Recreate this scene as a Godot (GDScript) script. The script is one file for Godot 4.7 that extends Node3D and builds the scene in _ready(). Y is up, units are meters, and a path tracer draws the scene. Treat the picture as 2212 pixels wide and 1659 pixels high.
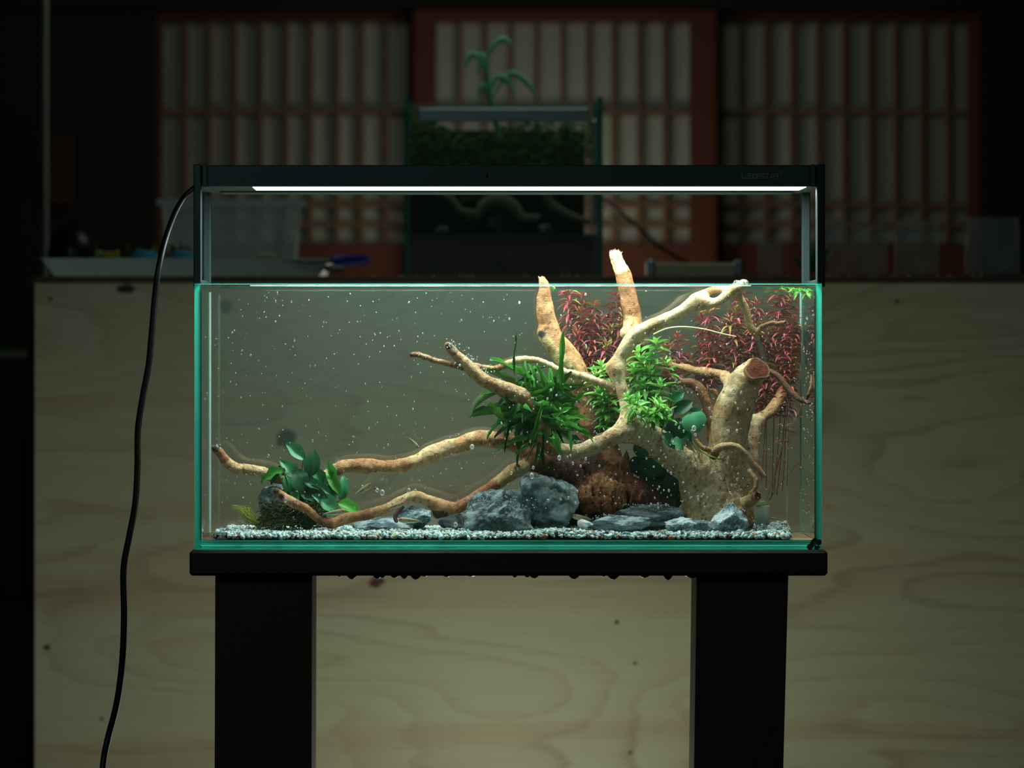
extends Node3D

# ---------------------------------------------------------------- the photograph's geometry
# Focal length and vanishing point in pixels of the 2212 x 1659 frame; the camera looks level along -z.
const FOC := 10161.0
const VPX := 955.0
const VPY := 745.0
const CAM_Z := 4.5
const CAM_Y := 0.946
const STAND_Y := 0.75       # top of the stand
const FLOOR_Y := 0.7588     # inner floor of the aquarium
const BED_Y := 0.7655       # mean top of the gravel
const TANK_X0 := -0.2369
const TANK_X1 := 0.3632
const TANK_Z1 := -0.196
const RIM_Y := 1.0045
const WATER_Y := 1.0025
const GLASS := 0.0053
const TABLE_Y := 1.0305     # the plywood counter behind
const TABLE_Z := -1.3

var rng := RandomNumberGenerator.new()
var taken := {}
var M := {}
var wobble := FastNoiseLite.new()
var fine := FastNoiseLite.new()
var patch := FastNoiseLite.new()
var speck := FastNoiseLite.new()


func _ready() -> void:
	rng.seed = 71
	_camera_and_light()
	_noises()
	_materials()
	_room()
	_shoji()
	_counter()
	_stand()
	_tank()
	_lamp()
	_driftwood_front()
	_driftwood_rear()
	_rocks()
	_gravel()
	_fern()
	_broad_leaf_clump()
	_heart_leaf_plant()
	_green_stems()
	_red_stems()
	_moss()
	_fish()
	_small_things()
	_bubbles()
	_counter_things()
	_terrarium()


# ---------------------------------------------------------------- camera, sky, lights
func _camera_and_light() -> void:
	var cam := Camera3D.new()
	cam.name = "camera"
	add_child(cam)
	cam.position = Vector3(0, CAM_Y, CAM_Z)
	var att := CameraAttributesPhysical.new()
	att.frustum_near = 0.1
	att.frustum_far = 60.0
	att.frustum_focal_length = 200.0
	att.frustum_focus_distance = CAM_Z + 0.06
	att.exposure_aperture = 9.0
	cam.attributes = att
	cam.near = 0.1
	cam.far = 60.0
	cam.projection = Camera3D.PROJECTION_FRUSTUM
	cam.size = 2.0 * 0.1 * 829.5 / FOC
	cam.frustum_offset = Vector2(0.1 * (1106.0 - VPX) / FOC, -0.1 * (829.5 - VPY) / FOC)
	cam.current = true
	var env := Environment.new()
	env.background_mode = Environment.BG_COLOR
	env.background_color = Color(0.0, 0.0, 0.0)
	env.tonemap_mode = Environment.TONE_MAPPER_LINEAR
	env.tonemap_exposure = 1.0
	env.sdfgi_enabled = true
	env.ssao_enabled = true
	env.ssil_enabled = true
	env.volumetric_fog_enabled = true
	env.volumetric_fog_density = 0.0
	var we := WorldEnvironment.new()
	we.name = "world_environment"
	we.environment = env
	add_child(we)
	# the strip lamp over the tank
	var led := AreaLight3D.new()
	led.name = "strip_lamp_light"
	led.area_size = Vector2(0.53, 0.085)
	led.light_color = Color(0.94, 1.0, 0.96)
	led.light_energy = 0.27
	led.area_range = 12.0
	led.shadow_enabled = true
	add_child(led)
	led.position = Vector3(0.082, 1.0955, -0.055)
	led.rotation_degrees = Vector3(-90, 0, 0)
	# lamp standing low behind the stand, below the frame: it lights the plywood
	_room_lamp("floor_lamp_light", Vector3(0.10, 0.40, -0.86), 0.054, 0.06, Color(0.95, 1.0, 0.9))
	# lamp behind the counter, in front of the paper screens
	_room_lamp("screen_lamp_light", Vector3(0.14, 1.01, -2.66), 0.025, 0.12, Color(0.98, 1.0, 0.92))
	# weak pendant lamp over the counter, above the frame
	_room_lamp("pendant_lamp_light", Vector3(0.1, 1.75, -1.5), 0.055, 0.2, Color(0.92, 1.0, 0.94))
	# very weak light from the doorway behind the camera
	_room_lamp("doorway_light", Vector3(-0.9, 1.6, 2.2), 0.24, 0.4, Color(0.85, 1.0, 0.98))


func _room_lamp(called: String, at: Vector3, energy: float, size: float, tint: Color) -> void:
	var l := OmniLight3D.new()
	l.name = called
	l.light_color = tint
	l.light_energy = energy
	l.light_size = size
	l.omni_range = 14.0
	l.omni_attenuation = 2.0
	l.shadow_enabled = true
	add_child(l)
	l.position = at


func _noises() -> void:
	wobble.seed = 3
	wobble.noise_type = FastNoiseLite.TYPE_SIMPLEX_SMOOTH
	wobble.frequency = 45.0
	wobble.fractal_octaves = 3
	fine.seed = 9
	fine.noise_type = FastNoiseLite.TYPE_SIMPLEX_SMOOTH
	fine.frequency = 260.0
	fine.fractal_octaves = 3
	speck.seed = 40
	speck.noise_type = FastNoiseLite.TYPE_SIMPLEX_SMOOTH
	speck.frequency = 190.0
	speck.fractal_octaves = 2
	patch.seed = 21
	patch.noise_type = FastNoiseLite.TYPE_SIMPLEX_SMOOTH
	patch.frequency = 30.0
	patch.fractal_octaves = 4


# ---------------------------------------------------------------- helpers: places
func P(px: float, py: float, z: float) -> Vector3:
	var d := (CAM_Z - z) / FOC
	return Vector3((px - VPX) * d, CAM_Y + (VPY - py) * d, z)


func R(rpx: float, z: float) -> float:
	return rpx * (CAM_Z - z) / FOC


# ---------------------------------------------------------------- helpers: meshes
class MB:
	var v := PackedVector3Array()
	var n := PackedVector3Array()
	var c := PackedColorArray()
	var uv := PackedVector2Array()
	var i := PackedInt32Array()
	var col := Color(1, 1, 1)

	func vert(p: Vector3, nn: Vector3, u := Vector2.ZERO) -> int:
		v.append(p)
		n.append(nn)
		c.append(col)
		uv.append(u)
		return v.size() - 1

	func tri(a: int, b: int, d: int) -> void:
		i.append(a)
		i.append(b)
		i.append(d)

	func quad(a: Vector3, b: Vector3, d: Vector3, e: Vector3, nn: Vector3) -> void:
		var k := v.size()
		vert(a, nn, Vector2(0, 0))
		vert(b, nn, Vector2(1, 0))
		vert(d, nn, Vector2(1, 1))
		vert(e, nn, Vector2(0, 1))
		tri(k, k + 1, k + 2)
		tri(k, k + 2, k + 3)

	func flat_tri(a: Vector3, b: Vector3, d: Vector3, nn: Vector3) -> void:
		var k := v.size()
		vert(a, nn)
		vert(b, nn)
		vert(d, nn)
		tri(k, k + 1, k + 2)

	# a chamfered box given by its lowest and highest corner
	func box(lo: Vector3, hi: Vector3, bev := 0.0) -> void:
		var ctr := (lo + hi) * 0.5
		var h := (hi - lo) * 0.5
		var b := minf(bev, minf(h.x, minf(h.y, h.z)) * 0.9)
		var axes := [Vector3.RIGHT, Vector3.UP, Vector3.BACK]
		for a in 3:
			var ax: Vector3 = axes[a]
			var u: Vector3 = axes[(a + 1) % 3]
			var w: Vector3 = axes[(a + 2) % 3]
			var hu := h[(a + 1) % 3]
			var hw := h[(a + 2) % 3]
			for s in [-1.0, 1.0]:
				var o: Vector3 = ctr + ax * s * h[a]
				quad(o + u * (hu - b) + w * (hw - b), o - u * (hu - b) + w * (hw - b), o - u * (hu - b) - w * (hw - b), o + u * (hu - b) - w * (hw - b), ax * s)
			if b > 0.0:
				for s in [-1.0, 1.0]:
					for t in [-1.0, 1.0]:
						var nn: Vector3 = (u * s + w * t).normalized()
						var p1: Vector3 = ctr + u * s * hu + w * t * (hw - b)
						var p2: Vector3 = ctr + u * s * (hu - b) + w * t * hw
						var l: Vector3 = ax * (h[a] - b)
						quad(p1 + l, p2 + l, p2 - l, p1 - l, nn)
		if b > 0.0:
			for sx in [-1.0, 1.0]:
				for sy in [-1.0, 1.0]:
					for sz in [-1.0, 1.0]:
						var q := Vector3(sx, sy, sz)
						flat_tri(ctr + q * Vector3(h.x, h.y - b, h.z - b), ctr + q * Vector3(h.x - b, h.y, h.z - b), ctr + q * Vector3(h.x - b, h.y - b, h.z), q.normalized())

	# a swept round bar with rounded ends
	func tube(pts: PackedVector3Array, rad: PackedFloat32Array, sides := 10, cols := PackedColorArray(), ends := true) -> void:
		var m := pts.size()
		if m < 2:
			return
		var t0 := (pts[1] - pts[0]).normalized()
		var u := t0.cross(Vector3.UP if absf(t0.y) < 0.9 else Vector3.RIGHT).normalized()
		var first := v.size()
		for k in m:
			var t := (pts[mini(k + 1, m - 1)] - pts[maxi(k - 1, 0)]).normalized()
			u = (u - t * u.dot(t)).normalized()
			var w := t.cross(u)
			if cols.size():
				col = cols[k]
			for s in sides:
				var a := TAU * s / sides
				var nn := u * cos(a) + w * sin(a)
				vert(pts[k] + nn * rad[k], nn, Vector2(float(s) / sides, float(k) / m))
		for k in m - 1:
			for s in sides:
				var a := first + k * sides + s
				var b := first + k * sides + (s + 1) % sides
				tri(a, b, b + sides)
				tri(a, b + sides, a + sides)
		if ends:
			for e in 2:
				var k := 0 if e == 0 else m - 1
				var t := (pts[0] - pts[1]).normalized() if e == 0 else (pts[m - 1] - pts[m - 2]).normalized()
				if cols.size():
					col = cols[k]
				var ctr := vert(pts[k] + t * rad[k] * 0.5, t)
				for s in sides:
					tri(ctr, first + k * sides + s, first + k * sides + (s + 1) % sides)

	# a turned shape: profile of (radius, height) pairs about a vertical axis
	func lathe(at: Vector3, prof: Array, segs := 28, stretch := Vector2(1, 1)) -> void:
		var first := v.size()
		var m := prof.size()
		for k in m:
			var p: Vector2 = prof[k]
			var d: Vector2 = prof[mini(k + 1, m - 1)] - prof[maxi(k - 1, 0)]
			for s in segs + 1:
				var a := TAU * s / segs
				var dir := Vector3(cos(a) * stretch.x, 0, sin(a) * stretch.y)
				var nn := Vector3(cos(a) * d.y, -d.x, sin(a) * d.y).normalized()
				vert(at + dir * p.x + Vector3(0, p.y, 0), nn, Vector2(float(s) / segs, float(k) / (m - 1)))
		for k in m - 1:
			for s in segs:
				var a := first + k * (segs + 1) + s
				tri(a, a + 1, a + segs + 2)
				tri(a, a + segs + 2, a + segs + 1)

	func ball(at: Vector3, rad: Vector3, segs := 12, rings := 8) -> void:
		var first := v.size()
		for k in rings + 1:
			var b := PI * k / rings
			for s in segs + 1:
				var a := TAU * s / segs
				var d := Vector3(cos(a) * sin(b), cos(b), sin(a) * sin(b))
				vert(at + d * rad, (d / rad).normalized(), Vector2(float(s) / segs, float(k) / rings))
		for k in rings:
			for s in segs:
				var a := first + k * (segs + 1) + s
				tri(a, a + 1, a + segs + 2)
				tri(a, a + segs + 2, a + segs + 1)

	func done(at := Vector3.ZERO) -> ArrayMesh:
		# every triangle runs clockwise seen from the side its normals point to
		for k in range(0, i.size(), 3):
			var a := i[k]
			var b := i[k + 1]
			var d := i[k + 2]
			if (v[b] - v[a]).cross(v[d] - v[a]).dot(n[a] + n[b] + n[d]) > 0.0:
				i[k + 1] = d
				i[k + 2] = b
		if at != Vector3.ZERO:
			for k in v.size():
				v[k] -= at
		var arr := []
		arr.resize(Mesh.ARRAY_MAX)
		arr[Mesh.ARRAY_VERTEX] = v
		arr[Mesh.ARRAY_NORMAL] = n
		arr[Mesh.ARRAY_COLOR] = c
		arr[Mesh.ARRAY_TEX_UV] = uv
		arr[Mesh.ARRAY_INDEX] = i
		var m := ArrayMesh.new()
		m.add_surface_from_arrays(Mesh.PRIMITIVE_TRIANGLES, arr)
		return m

	func base() -> Vector3:
		if v.is_empty():
			return Vector3.ZERO
		var lo := v[0]
		var hi := v[0]
		for p in v:
			lo = lo.min(p)
			hi = hi.max(p)
		return Vector3((lo.x + hi.x) * 0.5, lo.y, (lo.z + hi.z) * 0.5)


# ---------------------------------------------------------------- helpers: things and parts
func numbered(called: String) -> String:
	if not taken.has(called):
		taken[called] = 0
		return called
	taken[called] += 1
	return "%s_%03d" % [called, taken[called]]


func tag(o: Node, label: String, category: String, group := "", kind := "") -> void:
	o.set_meta("label", label)
	o.set_meta("category", category)
	if group:
		o.set_meta("group", group)
	if kind:
		o.set_meta("kind", kind)


func thing(called: String, label: String, category: String, at := Vector3.ZERO, group := "", kind := "") -> Node3D:
	var o := Node3D.new()
	o.name = numbered(called)
	add_child(o)
	o.position = at
	tag(o, label, category, group, kind)
	return o


# a part of a thing; its shape is given in the scene's own axes
func part(parent: Node3D, called: String, mb: MB, m: Material, label := "") -> MeshInstance3D:
	var o := MeshInstance3D.new()
	o.name = called
	o.mesh = mb.done()
	o.mesh.surface_set_material(0, m)
	parent.add_child(o, true)
	var off := Vector3.ZERO
	var up: Node = parent
	while up is Node3D and up != self:
		off += up.position
		up = up.get_parent()
	o.position = -off
	if label:
		o.set_meta("label", label)
	return o


func solo(called: String, label: String, category: String, mb: MB, m: Material, group := "", kind := "") -> MeshInstance3D:
	var o := MeshInstance3D.new()
	o.name = numbered(called)
	var at := mb.base()
	o.mesh = mb.done(at)
	o.mesh.surface_set_material(0, m)
	add_child(o)
	o.position = at
	tag(o, label, category, group, kind)
	return o


func nth(k: int) -> String:
	return ["first", "second", "third", "fourth", "fifth", "sixth", "seventh", "eighth", "ninth", "tenth", "eleventh", "twelfth", "thirteenth", "fourteenth", "fifteenth", "sixteenth", "seventeenth", "eighteenth", "nineteenth", "twentieth", "twenty-first", "twenty-second", "twenty-third", "twenty-fourth"][k]


# which place, from the left, an entry takes among the pixel columns of a list
func place(list: Array, s: Array) -> int:
	var k := 0
	for q in list:
		if q[0] < s[0]:
			k += 1
	return k


func lin(c: Color) -> Color:
	return c.srgb_to_linear()


func rgb(r: int, g: int, b: int) -> Color:
	return Color(r / 255.0, g / 255.0, b / 255.0)


# ---------------------------------------------------------------- materials
func mat(called: String, c: Color, rough := 0.7, metal := 0.0) -> StandardMaterial3D:
	var m := StandardMaterial3D.new()
	m.resource_name = called
	m.albedo_color = c
	m.roughness = rough
	m.metallic = metal
	M[called] = m
	return m


func noise_map(freq: float, seed_: int, size := 512, as_normal := false, ramp: Gradient = null) -> NoiseTexture2D:
	var f := FastNoiseLite.new()
	f.seed = seed_
	f.frequency = freq
	f.fractal_octaves = 5
	var t := NoiseTexture2D.new()
	t.width = size
	t.height = size
	t.seamless = true
	t.noise = f
	t.as_normal_map = as_normal
	if ramp:
		t.color_ramp = ramp
	return t


func grain_image(w: int, h: int, light: Color, dark: Color, red: Color, rings: float, stretch: float, seed_: int, knots := []) -> ImageTexture:
	var f := FastNoiseLite.new()
	f.seed = seed_
	f.frequency = 1.0
	f.fractal_octaves = 2
	f.noise_type = FastNoiseLite.TYPE_SIMPLEX_SMOOTH
	var g := FastNoiseLite.new()
	g.seed = seed_ + 5
	g.frequency = 1.0
	g.fractal_octaves = 3
	var im := Image.create(w, h, false, Image.FORMAT_RGB8)
	var streak := PackedFloat32Array()
	for x in w:
		streak.append(0.0)
	for y in h:
		for x in w:
			var u := float(x) / h
			var t := float(y) / h
			var q := f.get_noise_2d(u * 1.15 / stretch * 2.0, t * 2.6) + 0.22 * g.get_noise_2d(u * 3.0 / stretch, t * 7.0)
			var ph := q * rings
			var s := ph - floorf(ph)
			var line := pow(s, 7.0) * clampf((1.0 - s) * 9.0, 0.0, 1.0) * (0.35 + 0.65 * smoothstep(-0.3, 0.4, g.get_noise_2d(u * 1.7 / stretch + 3.0, t * 4.0)))
			var band := smoothstep(0.1, 0.55, g.get_noise_2d(u * 0.8 / stretch + 9.0, t * 5.0))
			var fibre := g.get_noise_2d(u * 12.0 / stretch, t * 190.0) * 0.05
			var c := light.lerp(red, clampf(band * 0.55 + s * 0.22, 0.0, 1.0)).lerp(dark, clampf(line * 0.8, 0.0, 1.0))
			c = c * (1.0 + fibre)
			im.set_pixel(x, y, c)
	for k in knots:
		var cx: float = k[0] * w
		var cy: float = k[1] * h
		var rx: float = k[2] * h
		var ry: float = k[3] * h
		var kc: Color = k[4]
		for y in range(maxi(0, int(cy - ry * 1.5)), mini(h, int(cy + ry * 1.5) + 1)):
			for x in range(maxi(0, int(cx - rx * 1.5)), mini(w, int(cx + rx * 1.5) + 1)):
				var d := Vector2((x - cx) / rx, (y - cy) / ry).length() + 0.25 * g.get_noise_2d(x * 0.05, y * 0.05)
				if d < 1.15:
					im.set_pixel(x, y, im.get_pixel(x, y).lerp(kc, smoothstep(1.15, 0.5, d)))
	return ImageTexture.create_from_image(im)


func leaf_mat(called: String, c: Color, through: float, rough := 0.45) -> void:
	var m := mat(called, c, rough)
	m.vertex_color_use_as_albedo = true
	m.backlight_enabled = true
	m.backlight = Color(through, through, through)


func _materials() -> void:
	var grain := noise_map(0.02, 4)
	var grit := noise_map(0.06, 8)
	var w := mat("driftwood", Color.WHITE, 0.62)
	w.vertex_color_use_as_albedo = true
	w.heightmap_enabled = true
	w.heightmap_texture = grit
	w.heightmap_scale = 0.11
	w.uv1_triplanar = true
	w.uv1_scale = Vector3(28, 28, 28)
	var s := mat("stone", Color.WHITE, 0.75)
	s.vertex_color_use_as_albedo = true
	s.heightmap_enabled = true
	s.heightmap_texture = grit
	s.heightmap_scale = 0.16
	s.uv1_triplanar = true
	s.uv1_scale = Vector3(22, 22, 22)
	var gr := mat("gravel", Color.WHITE, 0.5)
	gr.vertex_color_use_as_albedo = true
	var pane := mat("glass_pane", Color(0.75, 0.95, 0.88, 0.012), 0.02)
	pane.transparency = BaseMaterial3D.TRANSPARENCY_ALPHA
	var water := mat("water_surface", Color(0.75, 0.9, 0.85, 0.008), 0.02)
	water.transparency = BaseMaterial3D.TRANSPARENCY_ALPHA
	var edge := mat("glass_edge", rgb(90, 226, 206), 0.4)
	edge.backlight_enabled = true
	edge.backlight = rgb(90, 226, 206) * 1.4
	var old := mat("old_glass_pane", Color(0.7, 0.9, 0.82, 0.02), 0.24)
	old.transparency = BaseMaterial3D.TRANSPARENCY_ALPHA
	old.metallic_specular = 0.12
	var dull := mat("old_glass_edge", rgb(52, 140, 126), 0.6)
	dull.metallic_specular = 0.2
	dull.backlight_enabled = true
	dull.backlight = rgb(52, 140, 126)
	var stalk := mat("stalk", Color.WHITE, 0.6)
	stalk.vertex_color_use_as_albedo = true
	stalk.backlight_enabled = true
	stalk.backlight = Color(0.3, 0.3, 0.3)
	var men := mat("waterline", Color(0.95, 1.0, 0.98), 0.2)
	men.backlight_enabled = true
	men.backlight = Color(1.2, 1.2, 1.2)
	mat("silicone", rgb(150, 185, 180), 0.3)
	var bub := mat("bubble", Color(1, 1, 1, 0.34), 0.03)
	bub.transparency = BaseMaterial3D.TRANSPARENCY_ALPHA
	mat("water_drop", rgb(26, 20, 15), 0.12)
	mat("lamp_body", rgb(70, 92, 96), 0.5, 0.15)
	mat("lamp_leg", rgb(62, 80, 82), 0.4, 0.4)
	mat("lamp_rail", rgb(78, 104, 102), 0.5, 0.2)
	mat("lamp_print", rgb(150, 165, 162), 0.5)
	var led := mat("led_glow", Color.WHITE, 0.4)
	led.emission_enabled = true
	led.emission = Color(0.93, 1.0, 0.97)
	led.emission_energy_multiplier = 2.2
	mat("cable", rgb(16, 17, 17), 0.38)
	var dk := mat("stand_wood", Color.WHITE, 0.55)
	dk.albedo_texture = grain_image(420, 300, rgb(58, 40, 28), rgb(26, 17, 12), rgb(66, 40, 27), 9.0, 2.6, 33)
	dk.uv1_triplanar = true
	dk.uv1_scale = Vector3(1.7, 3.2, 1.7)
	var dl := mat("leg_wood", Color.WHITE, 0.6)
	dl.albedo_texture = grain_image(420, 300, rgb(50, 38, 27), rgb(24, 16, 12), rgb(56, 38, 26), 9.0, 2.6, 35)
	dl.uv1_triplanar = true
	dl.uv1_scale = Vector3(6.0, 0.8, 6.0)
	mat("leg_side", rgb(120, 100, 72), 0.8)
	mat("shoji_wood", rgb(116, 56, 33), 0.65)
	mat("shoji_slat", rgb(150, 108, 76), 0.65)
	mat("dark_timber", rgb(26, 17, 12), 0.7)
	var paper := mat("shoji_paper", rgb(204, 202, 188), 0.9)
	paper.backlight_enabled = true
	paper.backlight = Color(0.5, 0.5, 0.48)
	mat("wall_plaster", rgb(58, 50, 42), 0.9)
	mat("floor_boards", rgb(92, 80, 64), 0.7)
	mat("counter_top", rgb(72, 58, 44), 0.6)
	mat("soil", rgb(30, 27, 25), 0.9)
	mat("sand", rgb(176, 152, 112), 0.95)
	mat("steel", rgb(120, 120, 112), 0.35, 0.85)
	var tub := mat("tub_plastic", Color(0.78, 0.84, 0.84, 0.42), 0.35)
	tub.transparency = BaseMaterial3D.TRANSPARENCY_ALPHA
	mat("sponge_blue", rgb(52, 170, 200), 0.9)
	mat("cream", rgb(222, 214, 180), 0.8)
	mat("blue_plastic", rgb(36, 62, 190), 0.3)
	mat("black_plastic", rgb(20, 21, 22), 0.35)
	mat("white_plastic", rgb(214, 220, 206), 0.6)
	mat("pale_metal", rgb(150, 165, 178), 0.35, 0.5)
	var jar := mat("jar_glass", Color(0.7, 0.8, 0.8, 0.12), 0.35)
	jar.transparency = BaseMaterial3D.TRANSPARENCY_ALPHA
	var dkw := mat("dark_water", Color(0.07, 0.05, 0.035, 0.8), 0.4)
	dkw.transparency = BaseMaterial3D.TRANSPARENCY_ALPHA
	mat("grey_pole", rgb(150, 148, 138), 0.5)
	mat("ochre", rgb(84, 54, 16), 0.8)
	mat("label_green", rgb(150, 165, 115), 0.8)
	mat("pot", rgb(198, 218, 200), 0.6)
	mat("pot_top", rgb(120, 140, 92), 0.7)
	mat("cut_wood", rgb(150, 72, 44), 0.8)
	var stk := mat("sticker", Color(0.72, 0.8, 0.76, 0.55), 0.5)
	stk.transparency = BaseMaterial3D.TRANSPARENCY_ALPHA
	mat("sticker_print", rgb(24, 26, 24), 0.7)
	# leaves: the tint lies in the mesh, tone differs a little between the plants
	leaf_mat("leaf_fern", rgb(70, 142, 40), 0.6)
	leaf_mat("leaf_fern_dark", rgb(44, 98, 36), 0.45)
	leaf_mat("leaf_fern_bright", rgb(100, 186, 84), 0.65)
	leaf_mat("leaf_broad", rgb(50, 142, 90), 0.4, 0.35)
	leaf_mat("leaf_broad_dark", rgb(30, 94, 60), 0.3, 0.35)
	leaf_mat("leaf_broad_pale", rgb(92, 180, 130), 0.4, 0.35)
	leaf_mat("leaf_broad_fresh", rgb(84, 180, 66), 0.7, 0.35)
	leaf_mat("leaf_stem_green", rgb(122, 204, 92), 0.7)
	leaf_mat("leaf_stem_lime", rgb(156, 208, 104), 0.7)
	leaf_mat("leaf_stem_deep", rgb(88, 160, 74), 0.5)
	leaf_mat("leaf_red", rgb(174, 80, 84), 0.5)
	leaf_mat("leaf_red_deep", rgb(142, 58, 68), 0.45)
	leaf_mat("leaf_red_pink", rgb(206, 104, 142), 0.5)
	leaf_mat("leaf_red_olive", rgb(158, 146, 70), 0.55)
	leaf_mat("leaf_red_orange", rgb(200, 106, 92), 0.5)
	leaf_mat("moss_dark", rgb(52, 66, 26), 0.3, 0.8)
	leaf_mat("moss_lime", rgb(150, 160, 52), 0.5, 0.7)
	leaf_mat("moss_green", rgb(58, 108, 30), 0.3, 0.9)
	var fish := mat("fish_skin", Color(1, 1, 1), 0.25)
	fish.vertex_color_use_as_albedo = true
	fish.clearcoat_enabled = true
	fish.clearcoat = 0.4
	var fin := mat("fish_fin", Color(0.75, 0.78, 0.7, 0.35), 0.3)
	fin.transparency = BaseMaterial3D.TRANSPARENCY_ALPHA
	mat("fish_eye", rgb(14, 14, 16), 0.1)


# ---------------------------------------------------------------- the room
func shell(called: String, label: String, lo: Vector3, hi: Vector3, m: Material) -> void:
	var b := MB.new()
	b.box(lo, hi)
	solo(called, label, called.split("_")[0], b, m, "", "structure")


func _room() -> void:
	shell("floor", "dark board floor of the unlit workshop room", Vector3(-3.2, -0.1, -3.3), Vector3(3.4, 0.0, 5.4), M.floor_boards)
	shell("ceiling", "dark ceiling high above the aquarium room", Vector3(-3.2, 2.7, -3.3), Vector3(3.4, 2.8, 5.4), M.dark_timber)
	shell("wall_left", "dark plaster wall along the left side", Vector3(-3.3, 0.0, -3.3), Vector3(-3.2, 2.7, 5.4), M.wall_plaster)
	shell("wall_right", "dark plaster wall along the right side", Vector3(3.4, 0.0, -3.3), Vector3(3.5, 2.7, 5.4), M.wall_plaster)
	shell("wall_front", "dark plaster wall behind the camera", Vector3(-3.3, 0.0, 5.4), Vector3(3.5, 2.7, 5.5), M.wall_plaster)
	shell("wall_back", "dark timber wall behind the paper screens", Vector3(-3.3, 0.0, -3.4), Vector3(3.5, 2.7, -3.3), M.dark_timber)


func _shoji() -> void:
	# three sliding paper screens; pixel places at z = -3
	var z := -3.0
	var spans := [[335.0, 915.0, -3.03, [400.0, 452.0, 507.0, 563.0, 618.0, 671.0, 728.0, 781.0, 834.0, 886.0]],
		[893.0, 1548.0, -2.98, [994.0, 1049.0, 1104.0, 1160.0, 1216.0, 1271.0, 1326.0, 1381.0, 1437.0]],
		[1490.0, 2130.0, -3.03, [1600.0, 1655.0, 1712.0, 1768.0, 1824.0, 1880.0, 1936.0, 1992.0, 2048.0]]]
	var says := ["paper sliding screen with red-brown lattice at the left, behind the plastic tub", "paper sliding screen with red-brown lattice in the middle, behind the small terrarium", "paper sliding screen with lattice in the dim right part, behind the glass jars"]
	for k in 3:
		var s: Array = spans[k]
		var zz: float = s[2]
		var x0: float = s[0]
		var x1: float = s[1]
		var bottom := 0.06
		var t := thing("door_%d" % (k + 1), says[k], "sliding door", Vector3(P((x0 + x1) / 2, 0, zz).x, 0.0, zz), "", "structure")
		var sheet := MB.new()
		sheet.box(Vector3(P(x0, 0, zz).x, bottom, zz - 0.016), Vector3(P(x1, 0, zz).x, P(0, 30, zz).y, zz - 0.0145))
		part(t, "paper", sheet, M.shoji_paper)
		var stiles := [[x0, x0 + 16.0], [x1 - 32.0, x1]]
		if k == 1:
			stiles = [[893.0, 943.0], [1490.0, 1548.0]]
		elif k == 2:
			stiles = [[1490.0, 1530.0], [2090.0, 2122.0]]
		for e in stiles:
			var b := MB.new()
			b.box(Vector3(P(e[0], 0, zz).x, bottom, zz - 0.014), Vector3(P(e[1], 0, zz).x, P(0, 20, zz).y, zz + 0.018), 0.002)
			part(t, "stile", b, M.shoji_wood)
		for e in [[18.0, 48.0], [526.0, 600.0]]:
			var b := MB.new()
			b.box(Vector3(P(x0 + 10, 0, zz).x, P(0, e[1], zz).y, zz - 0.013), Vector3(P(x1 - 10, 0, zz).x, P(0, e[0], zz).y, zz + 0.014), 0.002)
			part(t, "rail", b, M.shoji_wood)
		for sx in s[3]:
			var b := MB.new()
			b.box(Vector3(P(sx - 5.5, 0, zz).x, P(0, 600, zz).y, zz - 0.0125), Vector3(P(sx + 5.5, 0, zz).x, P(0, 40, zz).y, zz + 0.006), 0.001)
			part(t, "slat", b, M.shoji_slat)
		for sy in [243.0, 444.0, 487.0]:
			var b := MB.new()
			b.box(Vector3(P(x0 + 12, 0, zz).x, P(0, sy + 5.5, zz).y, zz - 0.0125), Vector3(P(x1 - 12, 0, zz).x, P(0, sy - 5.5, zz).y, zz + 0.004), 0.001)
			part(t, "slat", b, M.shoji_slat)
		var low := MB.new()
		low.box(Vector3(P(x0 + 10, 0, zz).x, bottom, zz - 0.013), Vector3(P(x1 - 10, 0, zz).x, P(0, 602, zz).y, zz + 0.002))
		part(t, "lower_panel", low, M.dark_timber)
	shell("trim_1", "dark lintel beam above the paper screens", Vector3(P(-900, 0, z).x, P(0, 22, z).y, z - 0.06), Vector3(P(3200, 0, z).x, P(0, -260, z).y, z + 0.06), M.dark_timber)
	shell("trim_2", "sill rail on the floor under the paper screens", Vector3(P(300, 0, z).x, 0.0, z - 0.06), Vector3(P(2160, 0, z).x, 0.06, z + 0.06), M.dark_timber)
	shell("wall_inner_left", "dark timber wall left of the paper screens", Vector3(-3.2, 0.0, z - 0.05), Vector3(P(336, 0, z).x, 2.7, z + 0.03), M.dark_timber)
	shell("wall_inner_right", "dark timber wall right of the paper screens", Vector3(P(2118, 0, z).x, 0.0, z - 0.05), Vector3(3.4, 2.7, z + 0.03), M.dark_timber)
	shell("wall_above", "dark wall above the lintel over the paper screens", Vector3(P(300, 0, z).x, P(0, -255, z).y, z - 0.04), Vector3(P(2160, 0, z).x, 2.7, z + 0.02), M.dark_timber)


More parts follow.
